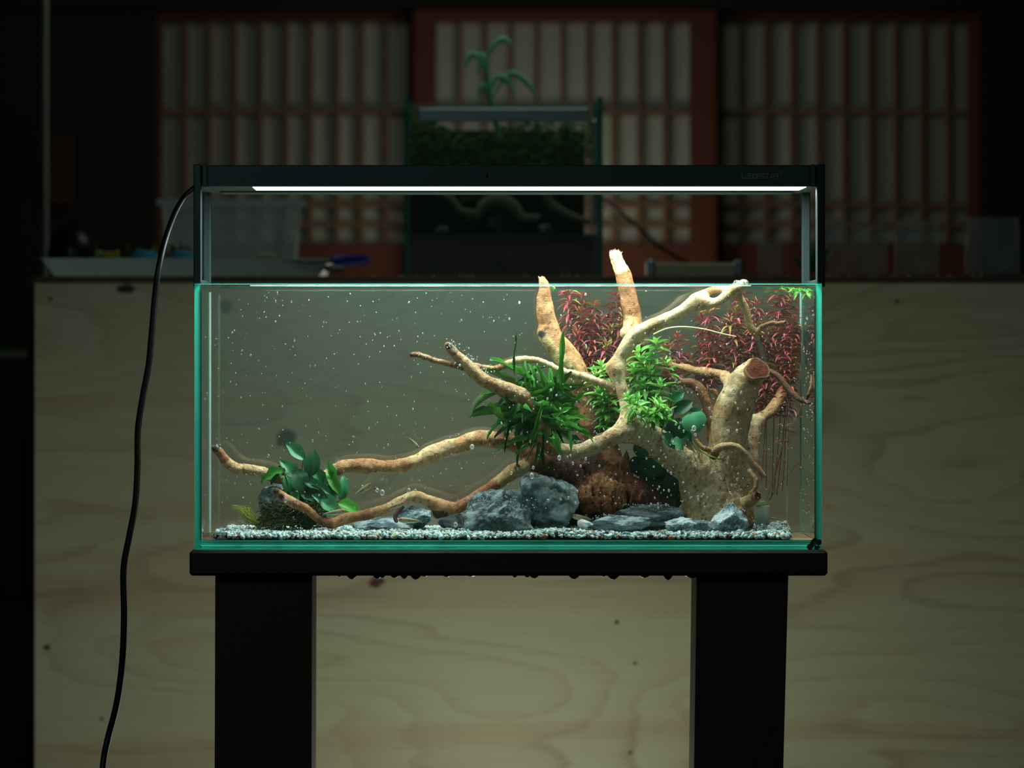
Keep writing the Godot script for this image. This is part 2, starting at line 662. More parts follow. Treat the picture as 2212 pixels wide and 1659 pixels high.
# ---------------------------------------------------------------- the plywood counter
func _counter() -> void:
	var z := TABLE_Z
	var x0 := P(75, 0, z).x
	var x1 := P(2600, 0, z).x
	var knots := []
	var span := Vector2(2600.0 - 75.0, 1750.0 - 612.0)
	for k in [[617, 947, 24, 22, rgb(26, 30, 30)], [272, 623, 22, 11, rgb(40, 34, 28)], [108, 645, 5, 5, rgb(40, 50, 52)], [811, 1258, 15, 13, rgb(96, 36, 24)], [824, 1254, 7, 6, rgb(30, 24, 20)], [100, 1398, 7, 6, rgb(40, 48, 46)], [218, 1552, 4, 4, rgb(50, 45, 35)], [1332, 1343, 5, 5, rgb(36, 36, 30)], [1371, 1432, 5, 4, rgb(36, 36, 30)], [1361, 1625, 5, 5, rgb(36, 36, 30)], [1937, 650, 6, 5, rgb(40, 60, 84)], [487, 660, 14, 16, rgb(70, 70, 58)]]:
		knots.append([(k[0] - 75.0) / span.x, (k[1] - 612.0) / span.y, k[2] / span.y, k[3] / span.y, k[4]])
	var ply := mat("plywood", Color.WHITE, 0.55)
	ply.albedo_texture = grain_image(1420, 640, rgb(204, 198, 166), rgb(140, 122, 98), rgb(196, 168, 136), 4.2, 3.2, 12, knots)
	var t := thing("plywood_counter", "long plywood-fronted counter standing behind the aquarium stand", "counter", Vector3((x0 + x1) / 2, 0, z - 0.35))
	var f := MB.new()
	var y0 := P(0, 1750, z).y
	var y1 := P(0, 612, z).y
	f.box(Vector3(x0, 0.0, z - 0.018), Vector3(x1, y1, z - 0.001))
	var k := f.v.size()
	f.vert(Vector3(x0, y0, z), Vector3.BACK, Vector2(0, 1))
	f.vert(Vector3(x1, y0, z), Vector3.BACK, Vector2(1, 1))
	f.vert(Vector3(x1, y1, z), Vector3.BACK, Vector2(1, 0))
	f.vert(Vector3(x0, y1, z), Vector3.BACK, Vector2(0, 0))
	f.tri(k, k + 1, k + 2)
	f.tri(k, k + 2, k + 3)
	part(t, "front_panel", f, ply)
	var top := MB.new()
	top.box(Vector3(x0 - 0.004, y1, z - 0.75), Vector3(x1, TABLE_Y, z + 0.004), 0.0015)
	part(t, "counter_top", top, M.counter_top)
	var side := MB.new()
	side.box(Vector3(x0, 0.0, z - 0.74), Vector3(x0 + 0.018, y1, z - 0.018))
	part(t, "side_panel", side, M.counter_top)


# ---------------------------------------------------------------- the stand
func _stand() -> void:
	var t := thing("aquarium_stand", "dark brown wooden stand with a thick top board carrying the aquarium", "stand", Vector3(0.07, 0, -0.09))
	var zf := 0.018
	var top := MB.new()
	var a := P(409, 1244, zf)
	var b := P(1788, 1191, zf)
	top.box(Vector3(a.x, a.y, -0.215), Vector3(b.x, STAND_Y, zf), 0.0025)
	part(t, "top_board", top, M.stand_wood)
	# slightly leaning planks for legs: front face corners at top and floor
	for s in [[465.0, 673.0, 461.0, 670.0, 0.155, 1.0], [1506.0, 1703.0, 1490.0, 1672.0, 0.09, -1.0]]:
		var leg := MB.new()
		var z0 := -0.004
		var z1: float = z0 - s[4]
		var yt := a.y
		var yb := 0.0
		var py_b := VPY + (CAM_Y - 0.0) * FOC / (CAM_Z - z0)
		# the lean is measured between the top board and the frame's lower edge and goes on to the floor
		var f := (py_b - 1244.0) / (1659.0 - 1244.0)
		var xa := P(s[0], 0, z0).x
		var xb := P(s[1], 0, z0).x
		var xc: float = P(lerpf(s[0], s[2], f * 0.35), 0, z0).x
		var xd: float = P(lerpf(s[1], s[3], f * 0.35), 0, z0).x
		var q := [Vector3(xa, yt, z0), Vector3(xb, yt, z0), Vector3(xd, yb, z0), Vector3(xc, yb, z0)]
		var back := Vector3(0, 0, z1 - z0)
		leg.quad(q[0], q[1], q[2], q[3], Vector3.BACK)
		leg.quad(q[0] + back, q[1] + back, q[2] + back, q[3] + back, Vector3.FORWARD)
		leg.quad(q[0], q[3], q[3] + back, q[0] + back, Vector3.LEFT)
		leg.quad(q[1], q[2], q[2] + back, q[1] + back, Vector3.RIGHT)
		leg.quad(q[0], q[1], q[1] + back, q[0] + back, Vector3.UP)
		leg.quad(q[3], q[2], q[2] + back, q[3] + back, Vector3.DOWN)
		var o := part(t, "leg", leg, M.leg_wood)
		# the sawn inner side, bare wood
		var side := MB.new()
		var e := Vector3(0.0006 * s[5], 0, 0)
		var u := 1 if s[5] > 0 else 0
		var w := 2 if s[5] > 0 else 3
		side.quad(q[u] + e, q[w] + e, q[w] + e + back, q[u] + e + back, Vector3.RIGHT * s[5])
		side.quad(q[u], q[u] + e, q[w] + e, q[w], Vector3.BACK)
		part(o, "sawn_edge", side, M.leg_side, "paler rough-sawn inner edge")
	# water drops hanging under the board
	var drops := [[733, 3, 2], [760, 11, 8], [815, 10, 7], [826, 6, 5], [852, 9, 5], [873, 8, 7], [898, 12, 9], [917, 7, 2], [966, 9, 3], [1018, 9, 2], [1112, 5, 4], [1139, 6, 4], [1154, 10, 6], [1240, 12, 8], [1303, 5, 2], [1325, 13, 9], [1392, 11, 5], [1443, 10, 10], [1494, 14, 6]]
	for d in drops:
		var m := MB.new()
		var at := P(d[0], 1244, 0.012)
		var r := R(d[1], 0.012)
		var h := R(d[2], 0.012)
		var prof := []
		for k in 9:
			var s := k / 8.0
			prof.append(Vector2(r * (1.0 - s) * (0.35 + 0.65 * cos(s * PI * 0.5)) + 0.0004 * sin(s * PI), -h * (sin(s * PI * 0.5))))
		m.lathe(at + Vector3(0, 0.0002, 0), prof, 16, Vector2(1, 0.5))
		solo("water_drop", "%s dark water drop from the left hanging under the stand's top board" % nth(place(drops, d)), "drop", m, M.water_drop, "water drops under the stand's top board")


# ---------------------------------------------------------------- the aquarium
# a pane: big clear faces, green polished edges that are slightly rounded
func pane(parent: Node3D, called: String, lo: Vector3, hi: Vector3, axis: int, glass: Material = M.glass_pane, rim: Material = M.glass_edge) -> void:
	var h := (hi - lo) * 0.5
	var ctr := (lo + hi) * 0.5
	var axes := [Vector3.RIGHT, Vector3.UP, Vector3.BACK]
	var clear := MB.new()
	var edge := MB.new()
	var ax: Vector3 = axes[axis]
	var ui := (axis + 1) % 3
	var wi := (axis + 2) % 3
	var u: Vector3 = axes[ui]
	var w: Vector3 = axes[wi]
	for s in [-1.0, 1.0]:
		var o: Vector3 = ctr + ax * s * h[axis]
		clear.quad(o + u * h[ui] + w * h[wi], o - u * h[ui] + w * h[wi], o - u * h[ui] - w * h[wi], o + u * h[ui] - w * h[wi], ax * s)
	for e in 4:
		var out: Vector3 = [u, -u, w, -w][e]
		var along: Vector3 = [w, w, u, u][e]
		var hl: float = [h[wi], h[wi], h[ui], h[ui]][e]
		var ho: float = [h[ui], h[ui], h[wi], h[wi]][e]
		var th := h[axis]
		var cut := th * 0.22
		# a flat edge with two narrow polished chamfers
		var prof := [[ho - cut, -th, (out - ax).normalized()], [ho, -th + cut, (out - ax).normalized()], [ho, -th + cut, out], [ho, th - cut, out], [ho, th - cut, (out + ax).normalized()], [ho - cut, th, (out + ax).normalized()]]
		for k in [0, 2, 4]:
			var p0: Vector3 = ctr + out * prof[k][0] + ax * prof[k][1]
			var p1: Vector3 = ctr + out * prof[k + 1][0] + ax * prof[k + 1][1]
			edge.quad(p0 + along * hl, p0 - along * hl, p1 - along * hl, p1 + along * hl, prof[k][2])
	var o := part(parent, called, clear, glass)
	part(o, "polished_edge", edge, rim, "green polished glass edge")


func _tank() -> void:
	var t := thing("aquarium", "rimless glass aquarium with green edges on the dark wooden stand", "aquarium", Vector3((TANK_X0 + TANK_X1) / 2, STAND_Y, TANK_Z1 / 2))
	var g := GLASS
	var e := 0.0002
	pane(t, "front_pane", Vector3(TANK_X0, STAND_Y + 0.0004, -g), Vector3(TANK_X1, RIM_Y, 0), 2)
	pane(t, "back_pane", Vector3(TANK_X0, STAND_Y + 0.0004, TANK_Z1), Vector3(TANK_X1, RIM_Y, TANK_Z1 + g), 2)
	pane(t, "side_pane", Vector3(TANK_X0, STAND_Y + 0.0004, TANK_Z1 + g + e), Vector3(TANK_X0 + g, RIM_Y, -g - e), 0)
	pane(t, "side_pane", Vector3(TANK_X1 - g, STAND_Y + 0.0004, TANK_Z1 + g + e), Vector3(TANK_X1, RIM_Y, -g - e), 0)
	pane(t, "bottom_pane", Vector3(TANK_X0 + g + e, FLOOR_Y - 0.0053, TANK_Z1 + g + e), Vector3(TANK_X1 - g - e, FLOOR_Y - 0.0001, -g - e), 1)
	# clear silicone seams in the corners
	for s in [[TANK_X0 + g, 1.0], [TANK_X1 - g, -1.0]]:
		for zz in [[-g, -1.0], [TANK_Z1 + g, 1.0]]:
			var b := MB.new()
			var x: float = s[0]
			var zb: float = zz[0]
			var r := 0.0013
			b.quad(Vector3(x, FLOOR_Y, zb + zz[1] * r), Vector3(x + s[1] * r, FLOOR_Y, zb), Vector3(x + s[1] * r, WATER_Y - 0.004, zb), Vector3(x, WATER_Y - 0.004, zb + zz[1] * r), Vector3(s[1], 0, zz[1]).normalized())
			part(t, "silicone_seam", b, M.silicone)
	var low := MB.new()
	low.box(Vector3(TANK_X0 + g + e, STAND_Y + 0.0004, -0.02), Vector3(TANK_X1 - g - e, FLOOR_Y - 0.0058, -g - 0.0005), 0.0008)
	part(t, "support_strip", low, M.glass_edge, "green strip under the bottom pane")
	# sticker in the lower left corner with its arrow
	var st := MB.new()
	var s0 := P(437, 1166, 0.0004)
	var s1 := P(491, 1150, 0.0004)
	st.box(Vector3(s0.x, s0.y, 0.0001), Vector3(s1.x, s1.y, 0.0004))
	var sk := part(t, "sticker", st, M.sticker, "grey sticker with a black arrow")
	var ar := MB.new()
	var zz := 0.0006
	for r in [[461, 1161, 468, 1163.5], [461, 1154, 463, 1156.5]]:
		ar.box(P(r[0], r[3], zz) - Vector3(0, 0, 0.0002), P(r[2], r[1], zz))
	for tri_ in [[[467.5, 1155], [467.5, 1164.5], [474.5, 1156.5]], [[485, 1158.5], [490, 1153.5], [491, 1166]]]:
		ar.flat_tri(P(tri_[0][0], tri_[0][1], zz), P(tri_[1][0], tri_[1][1], zz), P(tri_[2][0], tri_[2][1], zz), Vector3.BACK)
	part(sk, "arrow_print", ar, M.sticker_print)
	# the water
	var w := thing("water", "clear water filling the glass aquarium to just under its rim", "water", Vector3((TANK_X0 + TANK_X1) / 2, FLOOR_Y, TANK_Z1 / 2), "", "stuff")
	var wb := MB.new()
	var q := g + 0.0004
	wb.box(Vector3(TANK_X0 + q, FLOOR_Y + 0.0003, TANK_Z1 + q), Vector3(TANK_X1 - q, WATER_Y, -q))
	part(w, "water_body", wb, M.water_surface)
	var line := MB.new()
	var lx0 := P(540, 0, -g).x
	var lx1 := P(1622, 0, -g).x
	var pts := PackedVector3Array()
	var rad := PackedFloat32Array()
	for k in 90:
		var x := lerpf(lx0, lx1, k / 89.0)
		pts.append(Vector3(x, WATER_Y + 0.0002, -g - 0.0011))
		rad.append(0.00055 + 0.00025 * wobble.get_noise_2d(x * 0.6, 3.0))
	line.tube(pts, rad, 6)
	part(w, "meniscus", line, M.waterline, "bright line of water along the front glass")
	# a faint haze of fine particles in the water
	var fog := FogVolume.new()
	fog.name = "water_haze"
	fog.shape = RenderingServer.FOG_VOLUME_SHAPE_BOX
	fog.size = Vector3(TANK_X1 - TANK_X0 - 2 * q - 0.001, WATER_Y - FLOOR_Y - 0.002, -TANK_Z1 - 2 * q - 0.001)
	var fm := FogMaterial.new()
	fm.density = 0.17
	fm.albedo = Color(0.86, 0.95, 0.84)
	fog.material = fm
	add_child(fog)
	fog.position = Vector3((TANK_X0 + TANK_X1) / 2, (FLOOR_Y + WATER_Y) / 2, TANK_Z1 / 2)
	tag(fog, "faint greenish haze of fine particles in the tank water", "haze", "", "stuff")


# ---------------------------------------------------------------- the strip lamp
func _lamp() -> void:
	var zf := -0.002
	var zb := -0.194
	var yt := P(0, 355, zf).y
	var yb := P(0, 403, zf).y
	var t := thing("aquarium_lamp", "black aluminium strip lamp on four legs across the aquarium's rim", "lamp", Vector3(0.063, RIM_Y, -0.098))
	var xa := P(437, 0, zf).x
	var xb := P(1762, 0, zf).x
	var beam := MB.new()
	var x0 := P(448, 0, zf).x
	var x1 := P(1750, 0, zf).x
	beam.box(Vector3(x0, yb, zb + 0.002), Vector3(x1, yt - 0.0006, zf - 0.0006), 0.0008)
	var bm := part(t, "beam", beam, M.lamp_body)
	for s in [[xa, x0 - 0.0003], [x1 + 0.0003, xb]]:
		var c := MB.new()
		c.box(Vector3(s[0], yb - 0.0004, zb), Vector3(s[1], yt, zf), 0.0005)
		part(t, "end_cap", c, M.lamp_rail)
	# a rear rail that hangs a little lower than the glowing strip
	var rear := MB.new()
	rear.box(Vector3(x0 + 0.006, yb - 0.0018, zb + 0.002), Vector3(x1 - 0.006, yb - 0.0001, -0.135), 0.0004)
	part(t, "rear_rail", rear, M.lamp_rail)
	var led := MB.new()
	led.box(Vector3(P(545, 0, zf).x, yb - 0.0005, -0.1), Vector3(P(1743, 0, zf).x, yb + 0.0005, -0.008))
	part(t, "led_strip", led, M.led_glow, "glowing white strip under the beam")
	for s in [[418.0, 435.0, 1.0], [1764.0, 1782.0, -1.0]]:
		var lx0 := P(s[0], 0, zf).x
		var lx1 := P(s[1], 0, zf).x
		for zz in [[zf, zf - 0.013], [zb + 0.013, zb]]:
			var leg := MB.new()
			var near: bool = zz[0] == zf
			leg.box(Vector3(lx0, RIM_Y + 0.0006, zz[1]), Vector3(lx1, yt + 0.0002, zz[0]), 0.0009)
			# flange that grips the outside of the glass
			var fx := Vector2(lx0, TANK_X0 - 0.0001) if s[2] > 0 else Vector2(TANK_X1 + 0.0001, lx1)
			if near:
				leg.box(Vector3(minf(fx.x, fx.y), RIM_Y - 0.003, zz[1]), Vector3(maxf(fx.x, fx.y), RIM_Y + 0.001, zz[0]))
			part(t, "leg", leg, M.lamp_leg)
		var foot := MB.new()
		foot.box(Vector3(lx0, RIM_Y + 0.0006, zb + 0.0135), Vector3(lx1, P(0, 604, zf).y, zf - 0.0135), 0.0006)
		part(t, "foot_rail", foot, M.lamp_leg)
		var up := MB.new()
		up.box(Vector3(lx0, yb, zb + 0.0135), Vector3(lx1, yt, zf - 0.0135), 0.0006)
		part(t, "side_plate", up, M.lamp_body)
	# small touch button
	var btn := MB.new()
	btn.ball(P(1051, 379, zf), Vector3(R(3.5, 0), R(5, 0), 0.0003), 12, 6)
	part(bm, "touch_button", btn, M.black_plastic)
	# the maker's lettering, built stroke by stroke
	var b := MB.new()
	var zl := zf + 0.0001
	var sc := 140.0 / 2212.0
	var put := func(r: Array) -> void:
		b.box(P(1580 + r[0] * sc, 355 + r[3] * sc, zl) - Vector3(0, 0, 0.0004), P(1580 + r[2] * sc, 355 + r[1] * sc, zl))
	for r in [[340, 310, 384, 470], [360, 446, 505, 488],                                   # L
		[528, 308, 690, 344], [528, 378, 690, 412], [528, 448, 690, 488],                   # E
		[715, 308, 772, 488], [848, 330, 908, 470], [772, 308, 880, 336], [772, 460, 880, 488],  # D
		[940, 308, 1310, 340], [940, 330, 980, 410], [950, 380, 1110, 414], [1094, 400, 1136, 470], [940, 452, 1120, 488],  # S with the T's long bar
		[1176, 376, 1278, 406], [1176, 448, 1262, 480],                                     # T
		[1470, 306, 1580, 336], [1560, 320, 1604, 476], [1490, 380, 1570, 410]]:            # R
		put.call(r)
	for s in [[1320, 478, 1400, 306], [1490, 478, 1400, 306]]:                              # A
		var p0 := P(1580 + s[0] * sc, 355 + s[1] * sc, zl)
		var p1 := P(1580 + s[2] * sc, 355 + s[3] * sc, zl)
		var hw := Vector3(20 * sc / FOC * CAM_Z, 0, 0)
		b.quad(p0 - hw, p0 + hw, p1 + hw, p1 - hw, Vector3.BACK)
	put.call([1350, 420, 1460, 448])
	for k in 20:                                                                            # the small ring mark
		var a0 := TAU * k / 20
		var a1 := TAU * (k + 1) / 20
		var c := P(1580 + 1714 * sc, 355 + 280 * sc, zl)
		var ro := R(58 * sc, 0)
		var ri := R(36 * sc, 0)
		b.quad(c + Vector3(cos(a0), sin(a0), 0) * ro, c + Vector3(cos(a1), sin(a1), 0) * ro, c + Vector3(cos(a1), sin(a1), 0) * ri, c + Vector3(cos(a0), sin(a0), 0) * ri, Vector3.BACK)
	b.ball(P(1580 + 1714 * sc, 355 + 280 * sc, zl), Vector3(R(1.2, 0), R(1.2, 0), 0.0001), 8, 4)
	part(bm, "lettering", b, M.lamp_print, "grey maker's lettering")
	# the cable
	var ctl := [[424, 404, -0.09], [400, 425, -0.09], [378, 462, -0.08], [357, 520, -0.06], [343, 580, -0.05], [335, 640, -0.05], [328, 720, -0.05], [321, 790, -0.05], [308, 860, -0.05], [298, 930, -0.05], [297, 1010, -0.05], [292, 1090, -0.05], [279, 1160, -0.05], [267, 1230, -0.05], [268, 1330, -0.05], [264, 1430, -0.05], [252, 1520, -0.05], [232, 1600, -0.05], [221, 1670, -0.04], [205, 1900, -0.03], [190, 2300, 0.0], [170, 2870, 0.02]]
	var cp := PackedVector3Array()
	var cr := PackedFloat32Array()
	for q in ctl:
		cp.append(P(q[0], q[1], q[2]))
		cr.append(R(7.0, q[2]))
	var dense := spline(cp, cr, 6)
	var cab := MB.new()
	cab.tube(dense[0], dense[1], 12)
	solo("power_cable", "black power cable hanging down left of the aquarium from its lamp", "cable", cab, M.cable)


# Catmull-Rom through points with radii; returns [points, radii]
func spline(p: PackedVector3Array, r: PackedFloat32Array, sub: int) -> Array:
	var op := PackedVector3Array()
	var orr := PackedFloat32Array()
	for k in p.size() - 1:
		var a := p[maxi(k - 1, 0)]
		var b := p[k]
		var c := p[k + 1]
		var d := p[mini(k + 2, p.size() - 1)]
		for s in sub:
			var t := float(s) / sub
			op.append(b.cubic_interpolate(c, a, d, t))
			orr.append(lerpf(r[k], r[k + 1], smoothstep(0.0, 1.0, t)))
	op.append(p[p.size() - 1])
	orr.append(r[r.size() - 1])
	return [op, orr]


# ---------------------------------------------------------------- driftwood: a smooth union of tapered bones, meshed as surface nets
# chains: arrays of [pixel x, pixel y, radius in pixels, z, colour index]; thin ones are swept bars
func wood(mb: MB, chains: Array, thin: Array, pal: Array, cell: float, marks: Array, amp: float, fibre: float, fibre_top: float) -> void:
	var bones := []
	var lo := Vector3(9, 9, 9)
	var hi := Vector3(-9, -9, -9)
	for ch in chains:
		var p := PackedVector3Array()
		var r := PackedFloat32Array()
		for q in ch:
			p.append(P(q[0], q[1], q[3]))
			r.append(R(q[2], q[3]))
		var dn := spline(p, r, 4)
		var ci := PackedFloat32Array()
		for k in dn[0].size():
			var a := mini(k / 4, ch.size() - 1)
			ci.append(ch[a][4])
			lo = lo.min(dn[0][k] - Vector3.ONE * dn[1][k])
			hi = hi.max(dn[0][k] + Vector3.ONE * dn[1][k])
		bones.append([dn[0], dn[1], ci])
	var blend := 0.011
	var mar := 0.006
	lo -= Vector3.ONE * (mar + 3 * cell)
	hi += Vector3.ONE * (mar + 3 * cell)
	var nx := int((hi.x - lo.x) / cell) + 2
	var ny := int((hi.y - lo.y) / cell) + 2
	var nz := int((hi.z - lo.z) / cell) + 2
	var total := nx * ny * nz
	var field := PackedFloat32Array()
	field.resize(total)
	field.fill(1.0)
	var tmp := field.duplicate()
	var own := PackedByteArray()
	own.resize(total)
	var touched := PackedInt32Array()
	var sx := 1
	var sy := nx
	var sz := nx * ny
	for bn in bones:
		var pts: PackedVector3Array = bn[0]
		var rad: PackedFloat32Array = bn[1]
		var cis: PackedFloat32Array = bn[2]
		var mine := PackedInt32Array()
		for k in pts.size() - 1:
			var a := pts[k]
			var b := pts[k + 1]
			var ra := rad[k]
			var rb := rad[k + 1]
			var ab := b - a
			var inv := 1.0 / maxf(ab.length_squared(), 1e-12)
			var reach := maxf(ra, rb) + mar
			var mn := a.min(b) - Vector3.ONE * reach - lo
			var mx := a.max(b) + Vector3.ONE * reach - lo
			var cid := int(cis[k])
			for iz in range(maxi(0, int(mn.z / cell)), mini(nz - 1, int(mx.z / cell) + 1)):
				var pz := lo.z + iz * cell - a.z
				for iy in range(maxi(0, int(mn.y / cell)), mini(ny - 1, int(mx.y / cell) + 1)):
					var py := lo.y + iy * cell - a.y
					var row := iz * sz + iy * sy
					var part_t := py * ab.y + pz * ab.z
					for ix in range(maxi(0, int(mn.x / cell)), mini(nx - 1, int(mx.x / cell) + 1)):
						var px := lo.x + ix * cell - a.x
						var t := clampf((px * ab.x + part_t) * inv, 0.0, 1.0)
						var dx := px - ab.x * t
						var dy := py - ab.y * t
						var dz := pz - ab.z * t
						var d := sqrt(dx * dx + dy * dy + dz * dz) - ra - (rb - ra) * t
						var at := row + ix
						if d < tmp[at]:
							if tmp[at] == 1.0:
								mine.append(at)
							tmp[at] = d
							if d < field[at]:
								own[at] = cid
		for at in mine:
			var a := tmp[at]
			tmp[at] = 1.0
			var b := field[at]
			if b == 1.0:
				touched.append(at)
				field[at] = a
			else:
				var h := maxf(blend - absf(a - b), 0.0) / blend
				field[at] = minf(a, b) - h * h * blend * 0.25
	# surface relief
	for at in touched:
		var d := field[at]
		var iz := at / sz
		var iy := (at - iz * sz) / sy
		var ix := at - iz * sz - iy * sy
		var q := lo + Vector3(ix, iy, iz) * cell
		# the wood stands on the base plate and stays between the panes
		d = maxf(d, maxf(FLOOR_Y + 0.0047 - q.y, maxf(TANK_Z1 + 0.0072 - q.z, maxf(q.z + 0.0072, q.x - TANK_X1 + 0.0072))))
		field[at] = d
		if absf(d) < 0.005:
			var low := smoothstep(fibre_top, fibre_top - 0.025, q.y) * smoothstep(0.092, 0.12, q.x)
			d += wobble.get_noise_3dv(q) * amp + fine.get_noise_3dv(q) * amp * 0.28 + low * fibre * fine.get_noise_3dv(q * Vector3(0.7, 0.16, 0.7))
			field[at] = d
	var vid := PackedInt32Array()
	vid.resize(total)
	vid.fill(-1)
	var near := PackedInt32Array()
	for at in touched:
		if absf(field[at]) < cell * 2.2:
			near.append(at)
	var corner := [0, sx, sy, sx + sy, sz, sx + sz, sy + sz, sx + sy + sz]
	var edges := [[0, 1], [2, 3], [4, 5], [6, 7], [0, 2], [1, 3], [4, 6], [5, 7], [0, 4], [1, 5], [2, 6], [3, 7]]
	var cv := [Vector3(0, 0, 0), Vector3(1, 0, 0), Vector3(0, 1, 0), Vector3(1, 1, 0), Vector3(0, 0, 1), Vector3(1, 0, 1), Vector3(0, 1, 1), Vector3(1, 1, 1)]
	for c0 in near:
		# the cells that have this point as a corner are covered by their own first corners; look at this and the cells before it
		for back in 8:
			var at: int = c0 - corner[back]
			if at < 0 or vid[at] != -1:
				continue
			var f := PackedFloat32Array()
			var neg := 0
			for k in 8:
				var q: float = field[at + corner[k]]
				f.append(q)
				if q < 0.0:
					neg += 1
			if neg == 0 or neg == 8:
				vid[at] = -2
				continue
			var sum := Vector3.ZERO
			var cnt := 0
			for e in edges:
				var fa := f[e[0]]
				var fb := f[e[1]]
				if (fa < 0.0) != (fb < 0.0):
					sum += (cv[e[0]] as Vector3).lerp(cv[e[1]], fa / (fa - fb))
					cnt += 1
			var loc := sum / cnt
			var g := Vector3(f[1] + f[3] + f[5] + f[7] - f[0] - f[2] - f[4] - f[6], f[2] + f[3] + f[6] + f[7] - f[0] - f[1] - f[4] - f[5], f[4] + f[5] + f[6] + f[7] - f[0] - f[1] - f[2] - f[3]).normalized()
			var iz := at / sz
			var iy := (at - iz * sz) / sy
			var ix := at - iz * sz - iy * sy
			var pos := lo + (Vector3(ix, iy, iz) + loc) * cell
			mb.col = bark(pos, pal[own[c0]], marks)
			if pos.y < fibre_top and pos.x > 0.1:
				mb.col = mb.col * (1.0 + 130.0 * fibre * smoothstep(fibre_top, fibre_top - 0.025, pos.y) * fine.get_noise_3dv(pos * Vector3(0.9, 0.2, 0.9)))
			vid[at] = mb.vert(pos, g)
	for at in near:
		var s0 := field[at] < 0.0
		for ax in 3:
			var st: int = [sx, sy, sz][ax]
			if at + st >= total or (field[at + st] < 0.0) == s0:
				continue
			var u: int = [sy, sz, sx][ax]
			var w: int = [sz, sx, sy][ax]
			var a := vid[at]
			var b := vid[at - u]
			var c := vid[at - u - w]
			var d := vid[at - w]
			if a < 0 or b < 0 or c < 0 or d < 0:
				continue
			mb.tri(a, b, c)
			mb.tri(a, c, d)
	for ch in thin:
		var p := PackedVector3Array()
		var r := PackedFloat32Array()
		for q in ch:
			p.append(P(q[0], q[1], q[3]))
			r.append(R(q[2], q[3]))
		var dn := spline(p, r, 6)
		var cols := PackedColorArray()
		for k in dn[0].size():
			var q: Vector3 = dn[0][k]
			var a := mini(k / 6, ch.size() - 1)
			dn[0][k] = q + Vector3(wobble.get_noise_3dv(q * 3.0), wobble.get_noise_3dv(q * 3.0 + Vector3(5, 0, 0)), 0) * 0.0009
			dn[1][k] *= 1.0 + 0.22 * fine.get_noise_3dv(q)
			cols.append(bark(q, pal[ch[a][4]], marks))
		mb.tube(dn[0], dn[1], 12, cols)


# wood colour: patches of redder and paler wood, fine fibre streaks, dark bore holes
func bark(p: Vector3, c: Color, marks: Array) -> Color:
	var a := patch.get_noise_3dv(p)
	var b := fine.get_noise_3dv(p * Vector3(0.7, 0.7, 0.7))
	var o := c
	o = o.lerp(Color(o.r * 0.80, o.g * 0.66, o.b * 0.50), clampf(a * 1.5, 0.0, 0.7))
	o = o.lerp(Color(minf(o.r * 1.12, 0.95), minf(o.g * 1.14, 0.9), minf(o.b * 1.2, 0.85)), clampf(-a * 1.1, 0.0, 0.6))
	o = o * (1.0 + b * 0.26)
	var dot := speck.get_noise_3dv(p)
	o = o.lerp(Color(o.r * 0.42, o.g * 0.34, o.b * 0.28), smoothstep(0.42, 0.62, dot) * 0.8)
	o = o.lerp(Color(0.86, 0.8, 0.68), smoothstep(0.45, 0.7, -dot) * 0.45)
	for m in marks:
		var d: float = (p - m[0]).length() / m[1]
		if d < 1.0:
			o = o.lerp(Color(0.09, 0.05, 0.03), smoothstep(1.0, 0.55, d) * 0.9)
	o.a = 1.0
	return lin(o)


func cut_face(parent: Node3D, called: String, px: float, py: float, z: float, rx: float, ry: float, nrm: Vector3) -> void:
	var b := MB.new()
	var at := P(px, py, z)
	var n := nrm.normalized()
	var u := n.cross(Vector3.UP).normalized()
	var w := u.cross(n)
	var rings := 7
	var segs := 30
	var first := b.v.size()
	for k in rings + 1:
		for s in segs:
			var a := TAU * s / segs
			var rr := float(k) / rings
			var lump := 1.0 + 0.10 * sin(a * 3.0 + px) + 0.06 * sin(a * 5.0 + 1.0)
			var q := at + (u * cos(a) * R(rx, z) + w * sin(a) * R(ry, z)) * rr * lump + n * (0.0007 * wobble.get_noise_3d(cos(a) * rr * 2.0, sin(a) * rr * 2.0, 1.0) - 0.0012 * rr * rr)
			var ring := 0.5 + 0.5 * sin(rr * 24.0 + 3.0 * sin(a * 2.0))
			var grainy := fine.get_noise_3dv(q * Vector3(0.4, 2.5, 1))
			b.col = lin(rgb(190, 88, 46).lerp(rgb(104, 38, 20), clampf(0.35 + 0.25 * ring + grainy * 0.8, 0, 1)))
			if k >= rings:
				b.col = lin(rgb(214, 176, 140))
			b.vert(q, n)
	for k in rings:
		for s in segs:
			var a := first + k * segs + s
			var c := first + k * segs + (s + 1) % segs
			b.tri(a, c, c + segs)
			b.tri(a, c + segs, a + segs)
	# rim that runs back into the branch
	var rim := b.v.size()
	for k in 2:
		for s in segs:
			var a := TAU * s / segs
			var lump := 1.0 + 0.10 * sin(a * 3.0 + px) + 0.06 * sin(a * 5.0 + 1.0)
			var dir := u * cos(a) * R(rx, z) + w * sin(a) * R(ry, z)
			b.col = lin(rgb(170, 120, 80))
			b.vert(at + dir * lump * (1.0 + 0.02 * k) - n * (0.0012 + 0.006 * k), dir.normalized())
	for s in segs:
		var a := rim + s
		var c := rim + (s + 1) % segs
		b.tri(a, c, c + segs)
		b.tri(a, c + segs, a + segs)
	part(parent, called, b, M.driftwood, "red-brown sawn end")


